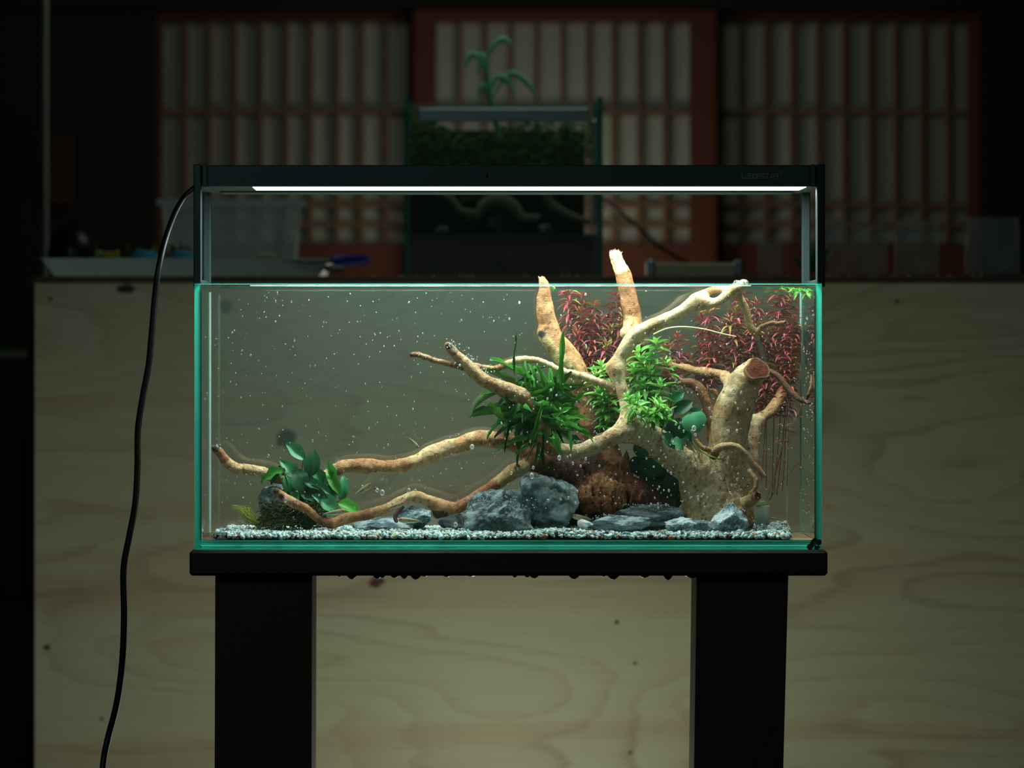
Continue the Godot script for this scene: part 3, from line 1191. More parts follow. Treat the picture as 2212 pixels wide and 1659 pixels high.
func frayed(parent: Node3D, px: float, py: float, z: float, w: float, h: float, n: int, c: Color) -> void:
	var b := MB.new()
	for k in n:
		var x := px + rng.randf_range(-w, w)
		var zz := z + R(rng.randf_range(-w, w) * 0.7, z)
		var p := P(x, py + rng.randf_range(-2, 4), zz)
		var q := p + Vector3(R(rng.randf_range(-5, 5), z), R(rng.randf_range(0.3, 1.0) * h, z), R(rng.randf_range(-4, 4), z))
		b.col = lin(c * rng.randf_range(0.75, 1.0))
		b.tube(PackedVector3Array([p, (p + q) * 0.5 + Vector3(R(rng.randf_range(-2, 2), z), 0, 0), q]), PackedFloat32Array([R(2.2, z), R(1.6, z), R(0.5, z)]), 5)
	part(parent, "frayed_end", b, M.driftwood, "frayed pale fibres at the broken tip")


func mk(px: float, py: float, z: float, r: float) -> Array:
	return [P(px, py, z), R(r, z)]


func _driftwood_front() -> void:
	var pal := [rgb(218, 192, 148), rgb(192, 156, 110), rgb(150, 106, 68), rgb(120, 78, 50), rgb(70, 52, 42), rgb(172, 112, 70)]
	var t := thing("driftwood", "pale tan driftwood stump with sawn top and forked arms, right of centre", "driftwood", Vector3(0.26, BED_Y, -0.09))
	var chains := [
		# trunk
		[[1538, 1150, 66, -0.085, 0], [1541, 1119, 62, -0.085, 0], [1543, 1078, 60, -0.085, 0], [1556, 1030, 46, -0.085, 0], [1572, 980, 41, -0.08, 0], [1576, 930, 41, -0.075, 0], [1586, 880, 42, -0.07, 0], [1609, 828, 36, -0.062, 0], [1630, 800, 25, -0.055, 0]],
		[[1590, 1110, 36, -0.08, 1], [1600, 1060, 30, -0.085, 0], [1612, 1000, 25, -0.09, 0], [1620, 960, 20, -0.1, 0], [1626, 915, 16, -0.11, 0]],
		# the arm to the left, from the trunk over the junction down and up to its tip
		[[1545, 1075, 46, -0.085, 0], [1521, 1034, 48, -0.08, 0], [1480, 1003, 37, -0.075, 0], [1442, 974, 32, -0.068, 0], [1410, 948, 29, -0.062, 0], [1366, 930, 25, -0.058, 0], [1328, 942, 20, -0.055, 0], [1290, 961, 18, -0.052, 0], [1249, 976, 17, -0.05, 0], [1204, 973, 17, -0.048, 1], [1178, 950, 17, -0.047, 1], [1169, 915, 15, -0.047, 2], [1150, 881, 16, -0.047, 2], [1125, 855, 17, -0.046, 1], [1089, 840, 16, -0.045, 1], [1053, 825, 15, -0.044, 1], [1026, 804, 14, -0.043, 1], [1005, 784, 12, -0.042, 1], [985, 767, 10, -0.041, 2], [967, 747, 9, -0.04, 3]],
		# the arm that rises from the junction
		[[1366, 925, 24, -0.06, 0], [1356, 890, 15, -0.063, 0], [1350, 862, 12, -0.066, 1], [1343, 836, 13, -0.068, 0], [1332, 797, 16, -0.07, 0], [1345, 760, 15, -0.07, 0], [1371, 726, 17, -0.069, 0], [1404, 706, 15, -0.067, 0], [1448, 685, 13, -0.065, 0], [1480, 667, 13, -0.063, 0], [1508, 653, 15, -0.062, 0], [1543, 655, 11, -0.058, 0], [1568, 641, 11, -0.058, 1], [1590, 624, 10, -0.058, 1], [1606, 613, 9, -0.058, 1]],
		[[1508, 650, 12, -0.063, 0], [1524, 632, 9, -0.068, 1], [1556, 626, 8, -0.07, 1], [1581, 629, 9, -0.068, 1], [1600, 647, 9, -0.068, 1], [1613, 678, 9, -0.07, 1], [1619, 703, 8, -0.071, 1], [1632, 719, 8, -0.072, 1]],
		[[1332, 797, 13, -0.07, 0], [1318, 792, 6, -0.068, 1]],
		# the branch at the back right
		[[1622, 925, 16, -0.11, 0], [1642, 904, 13, -0.12, 1], [1663, 889, 13, -0.13, 1], [1685, 861, 13, -0.145, 1], [1701, 821, 13, -0.155, 1], [1717, 783, 13, -0.16, 5], [1723, 748, 12, -0.165, 3], [1729, 716, 11, -0.165, 3]],
		# the branches left of the stump
		[[1552, 985, 18, -0.1, 2], [1543, 953, 14, -0.1, 2], [1537, 915, 13, -0.1, 2], [1525, 869, 12, -0.1, 2], [1505, 834, 11, -0.1, 2], [1470, 824, 9, -0.098, 2], [1445, 818, 8, -0.094, 2], [1437, 804, 9, -0.088, 2]],
		[[1590, 850, 22, -0.09, 1], [1575, 825, 14, -0.105, 1], [1556, 807, 9, -0.13, 1], [1511, 802, 9, -0.14, 1], [1464, 792, 8, -0.145, 1], [1440, 787, 7, -0.147, 1]],
		# short sawn side stub and foot
		[[1590, 1105, 22, -0.06, 0], [1612, 1088, 14, -0.05, 1], [1634, 1073, 10, -0.042, 1]],
		[[1575, 1120, 34, -0.075, 1], [1612, 1130, 16, -0.07, 1]],
		[[1500, 1060, 22, -0.08, 0], [1497, 1110, 26, -0.08, 1], [1492, 1140, 24, -0.08, 1]],
	]
	var thin := [
		[[1020, 800, 6, -0.043, 1], [1002, 794, 7, -0.042, 2], [980, 789, 6, -0.041, 1], [956, 783, 6, -0.04, 1], [927, 775, 6, -0.038, 1], [903, 767, 6, -0.037, 2], [887, 766, 5, -0.036, 4]],
		[[1022, 788, 5, -0.05, 1], [1045, 794, 6, -0.058, 1], [1065, 797, 7, -0.062, 2], [1082, 794, 7, -0.064, 1], [1101, 784, 7, -0.066, 0], [1125, 777, 8, -0.068, 0], [1156, 778, 7, -0.07, 0], [1181, 787, 8, -0.071, 0], [1205, 799, 8, -0.072, 0], [1234, 808, 9, -0.073, 0], [1270, 816, 9, -0.074, 0], [1301, 828, 9, -0.074, 1], [1330, 838, 9, -0.073, 1]],
		[[1632, 719, 7, -0.072, 1], [1651, 703, 5, -0.07, 2], [1670, 698, 5, -0.068, 2], [1684, 699, 4.5, -0.067, 2], [1696, 695, 4, -0.066, 4]],
		[[1630, 717, 8, -0.072, 2], [1638, 736, 6, -0.072, 4], [1647, 764, 7, -0.07, 4], [1654, 784, 6, -0.068, 4], [1660, 800, 5, -0.064, 3], [1668, 804, 6, -0.06, 3], [1689, 821, 7, -0.055, 3], [1708, 846, 7, -0.05, 3], [1727, 862, 6, -0.046, 3], [1750, 871, 4, -0.042, 4]],
		[[1740, 866, 4, -0.045, 3], [1748, 850, 4, -0.043, 2], [1752, 838, 4, -0.042, 2], [1756, 812, 4, -0.042, 3]],
		[[1542, 985, 9, -0.05, 2], [1550, 970, 9, -0.04, 1], [1568, 964, 8, -0.036, 1], [1590, 966, 8, -0.036, 1], [1608, 978, 8, -0.036, 1], [1622, 998, 8, -0.036, 1], [1636, 1013, 8, -0.036, 1], [1652, 1030, 5, -0.036, 1]],
		[[1548, 975, 6, -0.06, 1], [1525, 970, 6, -0.055, 1], [1512, 962, 5, -0.055, 1], [1504, 950, 4, -0.056, 1]],
		[[1618, 1015, 5, -0.05, 1], [1628, 1028, 4.5, -0.045, 1], [1634, 1040, 5, -0.043, 1], [1630, 1058, 4.5, -0.043, 1], [1617, 1072, 4, -0.045, 1]],
		[[1548, 853, 5, -0.08, 1], [1542, 845, 5, -0.076, 1], [1534, 843, 3.5, -0.074, 2]],
		[[1590, 1080, 8, -0.05, 1], [1604, 1118, 9, -0.045, 1], [1622, 1128, 6, -0.045, 1]],
	]
	var marks := [mk(1565, 965, -0.045, 9), mk(1172, 880, -0.032, 8), mk(1130, 838, -0.032, 9), mk(1175, 905, -0.035, 6), mk(1063, 846, -0.033, 7), mk(969, 748, -0.036, 10), mk(1532, 1010, -0.045, 6), mk(1594, 1050, -0.06, 10), mk(1586, 1068, -0.055, 7), mk(1026, 812, -0.03, 5)]
	var b := MB.new()
	wood(b, chains, thin, pal, 0.0016, marks, 0.0016, 0.0018, 0.86)
	part(t, "wood_body", b, M.driftwood)
	cut_face(t, "sawn_face", 1637, 796, -0.036, 27, 23, Vector3(0.25, 0.28, 0.95))
	cut_face(t, "sawn_face", 1638, 1071, -0.033, 9, 9, Vector3(0.5, 0.15, 0.85))
	cut_face(t, "sawn_face", 1437, 803, -0.077, 9, 9, Vector3(-0.1, 0.15, 1.0))
	frayed(t, 1600, 613, -0.058, 17, 9, 26, rgb(190, 170, 150))


func _driftwood_rear() -> void:
	var pal := [rgb(206, 156, 106), rgb(176, 122, 78), rgb(132, 78, 44), rgb(84, 46, 26), rgb(56, 40, 32), rgb(226, 190, 138), rgb(206, 182, 128)]
	var t := thing("driftwood", "orange-brown driftwood behind, with two uprights above the water and long arms leftward", "driftwood", Vector3(0.15, BED_Y, -0.13))
	var chains := [
		# upright to the left tip
		[[1300, 1120, 60, -0.125, 3], [1296, 1070, 56, -0.125, 3], [1290, 1020, 46, -0.125, 3], [1280, 963, 32, -0.125, 2], [1281, 916, 29, -0.12, 1], [1272, 868, 27, -0.118, 1], [1258, 836, 23, -0.116, 0], [1243, 798, 23, -0.115, 0], [1223, 764, 23, -0.113, 0], [1194, 726, 20, -0.11, 0], [1180, 685, 20, -0.108, 0], [1175, 647, 16, -0.106, 1], [1176, 618, 10, -0.105, 1], [1171, 603, 7, -0.105, 5]],
		[[1240, 812, 14, -0.11, 6], [1212, 776, 11, -0.106, 6], [1187, 746, 9, -0.104, 6], [1170, 722, 7, -0.104, 4]],
		# upright to the right tip, passing behind the front arm
		[[1300, 1000, 40, -0.13, 3], [1312, 930, 26, -0.135, 2], [1335, 850, 21, -0.135, 2], [1362, 790, 19, -0.13, 1], [1374, 740, 20, -0.125, 1], [1369, 704, 19, -0.122, 5], [1366, 678, 19, -0.12, 1], [1358, 645, 18, -0.118, 1], [1351, 612, 18, -0.117, 1], [1344, 590, 17, -0.116, 5], [1334, 567, 13, -0.115, 5], [1328, 551, 12, -0.115, 5]],
		[[1366, 712, 15, -0.115, 5], [1348, 720, 11, -0.11, 1]],
		[[1380, 745, 16, -0.12, 3], [1394, 742, 12, -0.115, 4], [1398, 752, 9, -0.113, 4]],
		# the long upper arm to the left
		[[1230, 1030, 34, -0.12, 3], [1180, 1000, 26, -0.115, 2], [1137, 972, 19, -0.11, 1], [1101, 957, 17, -0.105, 1], [1065, 950, 18, -0.1, 0], [1029, 948, 19, -0.098, 5], [995, 961, 19, -0.096, 5], [964, 970, 18, -0.095, 5], [932, 982, 19, -0.094, 5], [908, 995, 18, -0.093, 5], [860, 1008, 15, -0.092, 0], [831, 1009, 15, -0.092, 0], [784, 1007, 16, -0.092, 0], [752, 1007, 15, -0.091, 0], [727, 1014, 14, -0.09, 5], [705, 1026, 11, -0.09, 1], [673, 1036, 10, -0.09, 1], [635, 1040, 10, -0.09, 1], [594, 1031, 12, -0.088, 5], [562, 1019, 12, -0.086, 5], [531, 1014, 11, -0.085, 5], [509, 1011, 11, -0.084, 5], [490, 998, 10, -0.084, 1], [475, 978, 10, -0.084, 1], [464, 968, 8, -0.084, 3]],
		# the low arm to the left
		[[1230, 1030, 30, -0.12, 3], [1180, 1000, 18, -0.108, 2], [1137, 1006, 15, -0.1, 6], [1101, 1025, 16, -0.092, 6], [1072, 1045, 14, -0.088, 1], [1038, 1065, 12, -0.082, 1], [1015, 1082, 12, -0.078, 1], [983, 1098, 13, -0.075, 0], [958, 1095, 13, -0.072, 0], [926, 1082, 13, -0.07, 5], [898, 1073, 13, -0.068, 5], [869, 1083, 13, -0.066, 5], [838, 1098, 11, -0.063, 0], [800, 1111, 12, -0.06, 1], [752, 1119, 12, -0.056, 1], [717, 1130, 11, -0.053, 2], [689, 1120, 10, -0.052, 1], [660, 1099, 10, -0.05, 1], [635, 1086, 10, -0.049, 0], [610, 1073, 10, -0.048, 1], [596, 1061, 9, -0.047, 4]],
		[[960, 1100, 10, -0.072, 3], [945, 1112, 7, -0.07, 4]],
		# the knotted foot
		[[1262, 1110, 34, -0.1, 3], [1272, 1078, 36, -0.1, 2], [1330, 1050, 38, -0.105, 2], [1336, 1100, 40, -0.105, 3]],
		[[1268, 1062, 15, -0.075, 1], [1262, 1078, 17, -0.072, 2], [1270, 1096, 14, -0.07, 3]],
		[[1318, 1052, 14, -0.078, 1], [1334, 1062, 16, -0.074, 1], [1340, 1082, 13, -0.072, 3]],
		[[1300, 1088, 15, -0.07, 2], [1316, 1102, 15, -0.068, 3]],
		[[1368, 1060, 13, -0.082, 2], [1380, 1080, 15, -0.078, 3]],
		[[1290, 1040, 13, -0.084, 1], [1300, 1056, 12, -0.08, 2]],
		[[1330, 1050, 34, -0.11, 2], [1380, 1078, 36, -0.11, 3], [1425, 1095, 28, -0.11, 3], [1436, 1120, 30, -0.11, 3]],
		[[1315, 985, 22, -0.115, 1], [1338, 998, 13, -0.105, 1], [1352, 992, 9, -0.1, 2], [1354, 974, 4, -0.1, 3]],
		[[1190, 1090, 40, -0.14, 4], [1240, 1060, 42, -0.13, 3]],
	]
	var thin := [
		[[1120, 1005, 5, -0.09, 1], [1112, 1010, 5, -0.088, 0]],
		[[870, 1092, 6, -0.056, 3], [856, 1112, 5, -0.054, 4], [856, 1128, 4, -0.052, 4]],
	]
	var marks := [mk(897, 1068, -0.056, 8), mk(1095, 1013, -0.078, 7), mk(1098, 1028, -0.078, 6), mk(756, 1117, -0.045, 6), mk(1016, 1065, -0.07, 6), mk(1000, 946, -0.08, 4), mk(466, 968, -0.08, 11), mk(608, 1072, -0.043, 7), mk(597, 1060, -0.044, 9), mk(874, 1090, -0.056, 8), mk(1170, 722, -0.1, 11), mk(1226, 778, -0.095, 6), mk(1234, 792, -0.095, 6), mk(717, 1134, -0.045, 8), mk(735, 1124, -0.045, 7), mk(1083, 1052, -0.078, 7), mk(645, 1083, -0.04, 4), mk(1192, 1000, -0.095, 14)]
	var b := MB.new()
	wood(b, chains, thin, pal, 0.0016, marks, 0.0017, 0.0055, 0.842)
	part(t, "wood_body", b, M.driftwood)
	frayed(t, 1330, 556, -0.113, 11, 20, 44, rgb(226, 206, 184))
	frayed(t, 1170, 602, -0.105, 4, 6, 8, rgb(226, 200, 170))


# ---------------------------------------------------------------- stones
func rock(label: String, px: float, py: float, z: float, hw: float, hh: float, dz: float, sd: int, strata := 0.0, tone := 1.0, rough := 1.0, taper := 0.0, expo := 3.2, cut := 0.62) -> void:
	var r := RandomNumberGenerator.new()
	r.seed = sd
	var planes := []
	for k in 17:
		var d := Vector3(r.randf_range(-1, 1), r.randf_range(-1, 1), r.randf_range(-1, 1)).normalized()
		planes.append([d, r.randf_range(cut, 1.0)])
	var b := MB.new()
	var segs := 72
	var rings := 44
	var at := P(px, py, z)
	var rad := Vector3(R(hw, z), R(hh, z), dz)
	var low_y := FLOOR_Y + 0.0046 if z > TANK_Z1 else -9.0
	var front_z := -0.0074 if z > TANK_Z1 else 9.0
	var pts := PackedVector3Array()
	var dirs := PackedVector3Array()
	for k in rings + 1:
		var bb := PI * k / rings
		for s in segs + 1:
			var a := TAU * s / segs
			var d := Vector3(cos(a) * sin(bb), cos(bb), sin(a) * sin(bb))
			# a super-ellipsoid trimmed by flat breaks
			var box := 1.0 / pow(pow(absf(d.x), expo) + pow(absf(d.y), expo) + pow(absf(d.z), expo), 1.0 / expo)
			var rr := box * 1.02
			for pl in planes:
				var q: float = d.dot(pl[0])
				if q > 0.2:
					rr = minf(rr, pl[1] / q)
			var o := d * rr
			o.x *= 1.0 - taper * clampf(o.y * 0.5 + 0.5, 0.0, 1.0)
			o.z *= 1.0 - taper * clampf(o.y * 0.5 + 0.5, 0.0, 1.0)
			var wp := o * rad + Vector3(sd * 0.37, 0, 0)
			var rg := 1.0 - absf(wobble.get_noise_3dv(wp * 1.1)) * 2.0
			var n2 := fine.get_noise_3dv(wp * 0.55)
			var push := 0.11 * rough * (rg - 0.6) + 0.08 * rough * n2 + 0.035 * rough * fine.get_noise_3dv(wp * 1.6)
			if strata > 0.0:
				push += strata * 0.10 * wobble.get_noise_2d(wp.y * 5.0 + 0.3 * wp.x, sd * 0.11) * (1.0 - absf(d.y))
			var vp := at + o * (1.0 + push) * rad
			vp.y = maxf(vp.y, low_y)
			vp.z = minf(vp.z, front_z)
			pts.append(vp)
			dirs.append(d)
	for k in rings + 1:
		for s in segs + 1:
			var id := k * (segs + 1) + s
			var p := pts[id]
			var l := pts[k * (segs + 1) + (s - 1 if s > 0 else segs - 1)]
			var q := pts[k * (segs + 1) + (s + 1 if s < segs else 1)]
			var u := pts[maxi(k - 1, 0) * (segs + 1) + s]
			var w := pts[mini(k + 1, rings) * (segs + 1) + s]
			var n := (q - l).cross(w - u)
			n = dirs[id] if n.length_squared() < 1e-16 else n.normalized()
			if n.dot(dirs[id]) < 0.0:
				n = -n
			var sp := Vector3(p.x, p.y * (1.0 + strata * 2.5), p.z)
			var a := patch.get_noise_3dv(sp * 1.4)
			var vein := 1.0 - absf(wobble.get_noise_3dv(sp * 0.9 + Vector3(sd, 0, 0)))
			vein = smoothstep(0.93, 0.99, vein)
			var sp2 := fine.get_noise_3dv(p * 1.2)
			var c := rgb(146, 168, 174).lerp(rgb(70, 88, 96), clampf(0.5 + a * 2.4, 0, 1))
			c = c.lerp(rgb(196, 214, 214), clampf(vein * 0.6 + maxf(sp2, 0.0) * 0.6, 0, 0.85))
			c = c * tone * 1.12
			c.a = 1
			b.col = lin(c)
			b.vert(p, n)
	for k in rings:
		for s in segs:
			var a := k * (segs + 1) + s
			b.tri(a, a + 1, a + segs + 2)
			b.tri(a, a + segs + 2, a + segs + 1)
	solo("rock", label, "rock", b, M.stone)


func _rocks() -> void:
	rock("largest craggy blue-grey rock, in front of the driftwood's low arm", 1088, 1116, -0.05, 82, 54, 0.034, 5, 0.0, 0.95, 1.5, 0.12)
	rock("tall blue-grey rock with a flat top, right behind the craggy one", 1186, 1090, -0.08, 57, 60, 0.034, 12, 0.25, 1.15, 0.8, -0.1, 7.0, 0.9)
	rock("long flat layered slate slab in front of the knotted wood foot", 1396, 1117, -0.066, 82, 31, 0.026, 17, 1.0, 0.95, 0.6)
	rock("thin wedge of layered slate leaning before the long slab", 1337, 1130, -0.034, 65, 24, 0.016, 23, 1.0, 1.05, 0.6)
	rock("low lumpy pale grey rock between the slate and the white-veined rock", 1484, 1136, -0.036, 53, 20, 0.016, 29, 0.0, 1.3, 1.3)
	rock("pale blue-grey pointed rock with white veins under the stump", 1580, 1126, -0.036, 56, 40, 0.022, 44, 0.0, 1.35, 1.2, 0.55)
	rock("jagged grey rock under the bend of the driftwood's low arm", 897, 1119, -0.1, 42, 29, 0.022, 43, 0.4, 1.15, 1.3)
	rock("long low grey rock lying left of the jagged one", 826, 1132, -0.09, 62, 18, 0.018, 47, 0.5, 1.0, 1.2)
	rock("small dim grey rock between the jagged and the craggy rocks", 980, 1128, -0.115, 36, 24, 0.018, 53, 0.0, 0.85, 1.0)
	rock("rounded dark rock behind the broad-leaved plant at the left", 604, 1098, -0.1, 46, 47, 0.03, 59, 0.0, 0.85, 0.9)
	rock("small white quartz stone at the left end of the slate wedge", 1262, 1131, -0.03, 21, 10, 0.009, 61, 0.0, 1.75, 0.5)


func bed(x: float, z: float) -> float:
	var y := BED_Y + 0.0012 * wobble.get_noise_2d(x * 0.8, z * 0.8)
	var r := P(1680, 0, z).x
	y += 0.004 * exp(-pow((x - r) / 0.03, 2.0)) * smoothstep(-0.01, -0.06, z)
	y += 0.003 * exp(-pow((x - P(1215, 0, z).x) / 0.03, 2.0))
	return y


func _gravel() -> void:
	# black base plate and the tan sand showing at the right
	var slab := MB.new()
	var x0 := P(478, 0, -0.012).x
	var x1 := P(1702, 0, -0.012).x
	slab.box(Vector3(x0, FLOOR_Y + 0.0004, TANK_Z1 + 0.012), Vector3(x1, FLOOR_Y + 0.0042, -0.0125), 0.0015)
	solo("base_plate", "thin black plate under the gravel along the tank floor", "plate", slab, M.soil)
	var sand := MB.new()
	sand.box(Vector3(TANK_X0 + 0.0062, FLOOR_Y + 0.0001, TANK_Z1 + 0.0062), Vector3(TANK_X1 - 0.0062, FLOOR_Y + 0.00035, -0.0105))
	solo("sand", "thin layer of tan sand on the glass floor", "sand", sand, M.sand, "", "stuff")
	# a pebble: a small lumpy ball
	var pm := MB.new()
	var r := RandomNumberGenerator.new()
	r.seed = 4
	var first := 0
	for k in 5:
		var b := PI * k / 4
		for s in 7:
			var a := TAU * s / 6
			var d := Vector3(cos(a) * sin(b), cos(b), sin(a) * sin(b))
			var q := 1.0 + 0.22 * sin(a * 2.0 + k) + 0.12 * cos(a + k * 2.0)
			if k == 0 or k == 4:
				q = 0.9
			pm.vert(d * q, d)
	for k in 4:
		for s in 6:
			var a := first + k * 7 + s
			pm.tri(a, a + 1, a + 8)
			pm.tri(a, a + 8, a + 7)
	var mesh := pm.done()
	mesh.surface_set_material(0, M.gravel)
	var mm := MultiMesh.new()
	mm.transform_format = MultiMesh.TRANSFORM_3D
	mm.use_colors = true
	mm.mesh = mesh
	var tones := [rgb(236, 244, 240), rgb(184, 206, 206), rgb(214, 228, 224), rgb(150, 176, 180), rgb(240, 240, 226), rgb(112, 134, 138), rgb(214, 198, 164), rgb(196, 214, 212), rgb(176, 120, 84), rgb(60, 64, 62)]
	var put := []
	for k in 15500:
		var z := -0.0135 - pow(r.randf(), 1.25) * 0.17
		var px := r.randf_range(468, 1706)
		if k > 13600:
			z = -0.0098 - r.randf() * 0.006
		var xx := P(px, 0, z).x
		# the bed thins out at both ends
		var endy := smoothstep(466.0, 500.0, px) * smoothstep(1716.0, 1694.0, px)
		var s := r.randf_range(0.001, 0.0022)
		if r.randf() < 0.06:
			s *= 1.5
		var y := bed(xx, z) - r.randf() * 0.0022
		var lip := smoothstep(-0.0075, -0.0165, z)
		y = lerpf(FLOOR_Y + 0.0012 + r.randf() * 0.002, y, minf(endy, lip))
		if lip < 0.6 and r.randf() < 0.35:
			continue
		put.append([Vector3(xx, y, z), s])
	mm.instance_count = put.size()
	for k in put.size():
		var e := Basis.from_euler(Vector3(r.randf() * TAU, r.randf() * TAU, r.randf() * TAU)).scaled_local(Vector3(r.randf_range(0.8, 1.3), r.randf_range(0.6, 1.0), r.randf_range(0.8, 1.2)) * put[k][1])
		mm.set_instance_transform(k, Transform3D(e, put[k][0]))
		var c: Color = tones[int(pow(r.randf(), 1.75) * tones.size()) % tones.size()]
		c = Color(c.r * 0.95, c.g * 1.03, c.b * 1.04) * r.randf_range(0.88, 1.12)
		c.a = 1
		mm.set_instance_color(k, lin(c))
	var mi := MultiMeshInstance3D.new()
	mi.name = "gravel"
	mi.multimesh = mm
	add_child(mi)
	tag(mi, "pale blue-grey and white gravel bed over the tank floor", "gravel", "", "stuff")


# ---------------------------------------------------------------- leaves and plants
# unit leaf: length along +y, width along x, upper side +z; bow bends the tip down, fold lifts the halves
func leaf_mesh(shape: String, bow: float, fold: float, m: Material, wave := 0.0) -> ArrayMesh:
	var b := MB.new()
	var segs := 8
	var rows := []
	for k in segs + 1:
		var t := float(k) / segs
		var w := 0.0
		match shape:
			"strap":
				w = pow(sin(PI * clampf(t * 0.93 + 0.05, 0, 1)), 0.45)
			"lance":
				w = sin(PI * pow(t, 0.8))
			"oval":
				w = pow(sin(PI * pow(clampf(t * 0.985 + 0.005, 0, 1), 0.85)), 0.75)
			"round":
				w = sqrt(maxf(0.0, 1.0 - pow(t * 2.0 - 1.0, 2.0)))
		var ang := bow * t
		var y := t if absf(bow) < 0.01 else sin(ang) / bow
		var z := 0.0 if absf(bow) < 0.01 else -(1.0 - cos(ang)) / bow
		rows.append([w * 0.5, y, z, ang, t])
	for side in 3:
		pass
	var ids := []
	for rw in rows:
		var row := []
		for q in [-1.0, -0.5, 0.0, 0.5, 1.0]:
			var x: float = q * rw[0]
			var lift: float = fold * absf(x) + wave * sin(rw[4] * 13.0 + q * 2.0) * absf(q) * 0.06
			var n := Vector3(-fold * signf(q) * 0.8, sin(rw[3]), cos(rw[3])).normalized()
			var mid := 1.22 if q == 0.0 else (0.86 if absf(q) < 0.7 else 1.0)
			b.col = Color(mid, mid, mid * 0.95)
			row.append(b.vert(Vector3(x, rw[1], rw[2] + lift), n))
		ids.append(row)
	for k in segs:
		for q in 4:
			b.tri(ids[k][q], ids[k][q + 1], ids[k + 1][q + 1])
			b.tri(ids[k][q], ids[k + 1][q + 1], ids[k + 1][q])
	var mesh := b.done()
	mesh.surface_set_material(0, m)
	return mesh


func put_leaf(parent: Node3D, mesh: Mesh, base: Vector3, tip: Vector3, width: float, face: Vector3, called := "leaf") -> MeshInstance3D:
	var y := tip - base
	var len_ := y.length()
	y /= len_
	var x := y.cross(face).normalized()
	var z := x.cross(y)
	var o := MeshInstance3D.new()
	o.name = called
	o.mesh = mesh
	parent.add_child(o, true)
	o.transform = Transform3D(Basis(x * width, y * len_, z * len_), base - parent.position)
	return o


func _fern() -> void:
	var at := P(1190, 900, -0.05)
	var t := thing("fern", "narrow strap-leaved dark green water fern tied on the driftwood's left arm", "aquatic plant", at)
	var kinds := []
	for m in ["leaf_fern", "leaf_fern_dark", "leaf_fern_bright"]:
		for bw in [0.5, 1.1, -0.5]:
			kinds.append(leaf_mesh("strap", bw, 0.25, M[m], 1.0))
	var r := RandomNumberGenerator.new()
	r.seed = 17
	# the leaves that stand out: base, tip (pixels), width, z of base and tip, kind
	for l in [[1216, 850, 1213, 704, 15, -0.04, -0.035, 0], [1112, 812, 1113, 708, 6, -0.05, -0.05, 3], [1205, 917, 1303, 926, 11, -0.03, -0.028, 7], [1215, 925, 1284, 936, 14, -0.035, -0.025, 0], [1170, 893, 1022, 868, 11, -0.055, -0.045, 3], [1165, 912, 1055, 909, 9, -0.05, -0.04, 4], [1160, 950, 1066, 943, 12, -0.05, -0.04, 7], [1162, 958, 1112, 973, 11, -0.05, -0.04, 6], [1165, 955, 1157, 1006, 11, -0.045, -0.035, 0], [1172, 958, 1174, 1016, 9, -0.045, -0.035, 3], [1202, 938, 1208, 978, 17, -0.03, -0.02, 6], [1228, 932, 1236, 972, 10, -0.03, -0.02, 6], [1172, 872, 1146, 968, 11, -0.028, -0.022, 0], [1195, 905, 1232, 875, 14, -0.03, -0.025, 6], [1190, 945, 1200, 955, 10, -0.03, -0.02, 7], [1205, 915, 1272, 880, 11, -0.04, -0.03, 7], [1140, 840, 1000, 838, 4, -0.06, -0.055, 1], [1170, 840, 1065, 760, 12, -0.06, -0.06, 6], [1150, 830, 1080, 763, 10, -0.06, -0.055, 7], [1230, 880, 1262, 845, 12, -0.05, -0.04, 0], [1175, 862, 1128, 795, 10, -0.06, -0.055, 0], [1160, 830, 1145, 775, 9, -0.06, -0.055, 1], [1185, 850, 1158, 785, 13, -0.05, -0.045, 0], [1190, 860, 1190, 795, 14, -0.05, -0.045, 6]]:
		var b := P(l[0], l[1], l[5])
		var e := P(l[2], l[3], l[6])
		put_leaf(t, kinds[l[7]], b, e, R(l[4] * 0.8, l[5]), Vector3(r.randf_range(-0.3, 0.3), 0.75, 0.75).normalized() if absf(e.y - b.y) < absf(e.x - b.x) else Vector3(r.randf_range(-0.4, 0.4), 0.15, 1.0).normalized())
	for k in 215:
		var a := r.randf_range(0, TAU)
		var bx := 1160 + r.randf_range(-52, 46)
		var by := 882 + r.randf_range(-40, 52)
		var ln := r.randf_range(40, 96)
		if sin(a) < -0.3 and bx > 1200:
			ln *= 0.6
		var z0 := -0.065 + r.randf_range(-0.02, 0.02)
		var tx := bx + cos(a) * ln * 1.12
		var ty := by - sin(a) * ln * 0.9 - 8
		if tx > 1248:
			tx = 1248 + (tx - 1248) * 0.2
		var z1 := clampf(z0 + r.randf_range(-0.035, 0.035), -0.12, -0.018)
		var d := P(tx, ty, z1) - P(bx, by, z0)
		put_leaf(t, kinds[r.randi() % 9], P(bx, by, z0), P(tx, ty, z1), R(r.randf_range(4, 7.5), z0), Vector3(r.randf_range(-0.5, 0.5), 0.8, r.randf_range(0.1, 1.0)).normalized())
	var rh := MB.new()
	rh.col = lin(rgb(60, 66, 34))
	rh.tube(PackedVector3Array([P(1150, 870, -0.062), P(1175, 890, -0.062), P(1200, 915, -0.06), P(1215, 935, -0.058)]), PackedFloat32Array([0.002, 0.0026, 0.0026, 0.002]), 8)
	part(t, "rhizome", rh, M.stalk)


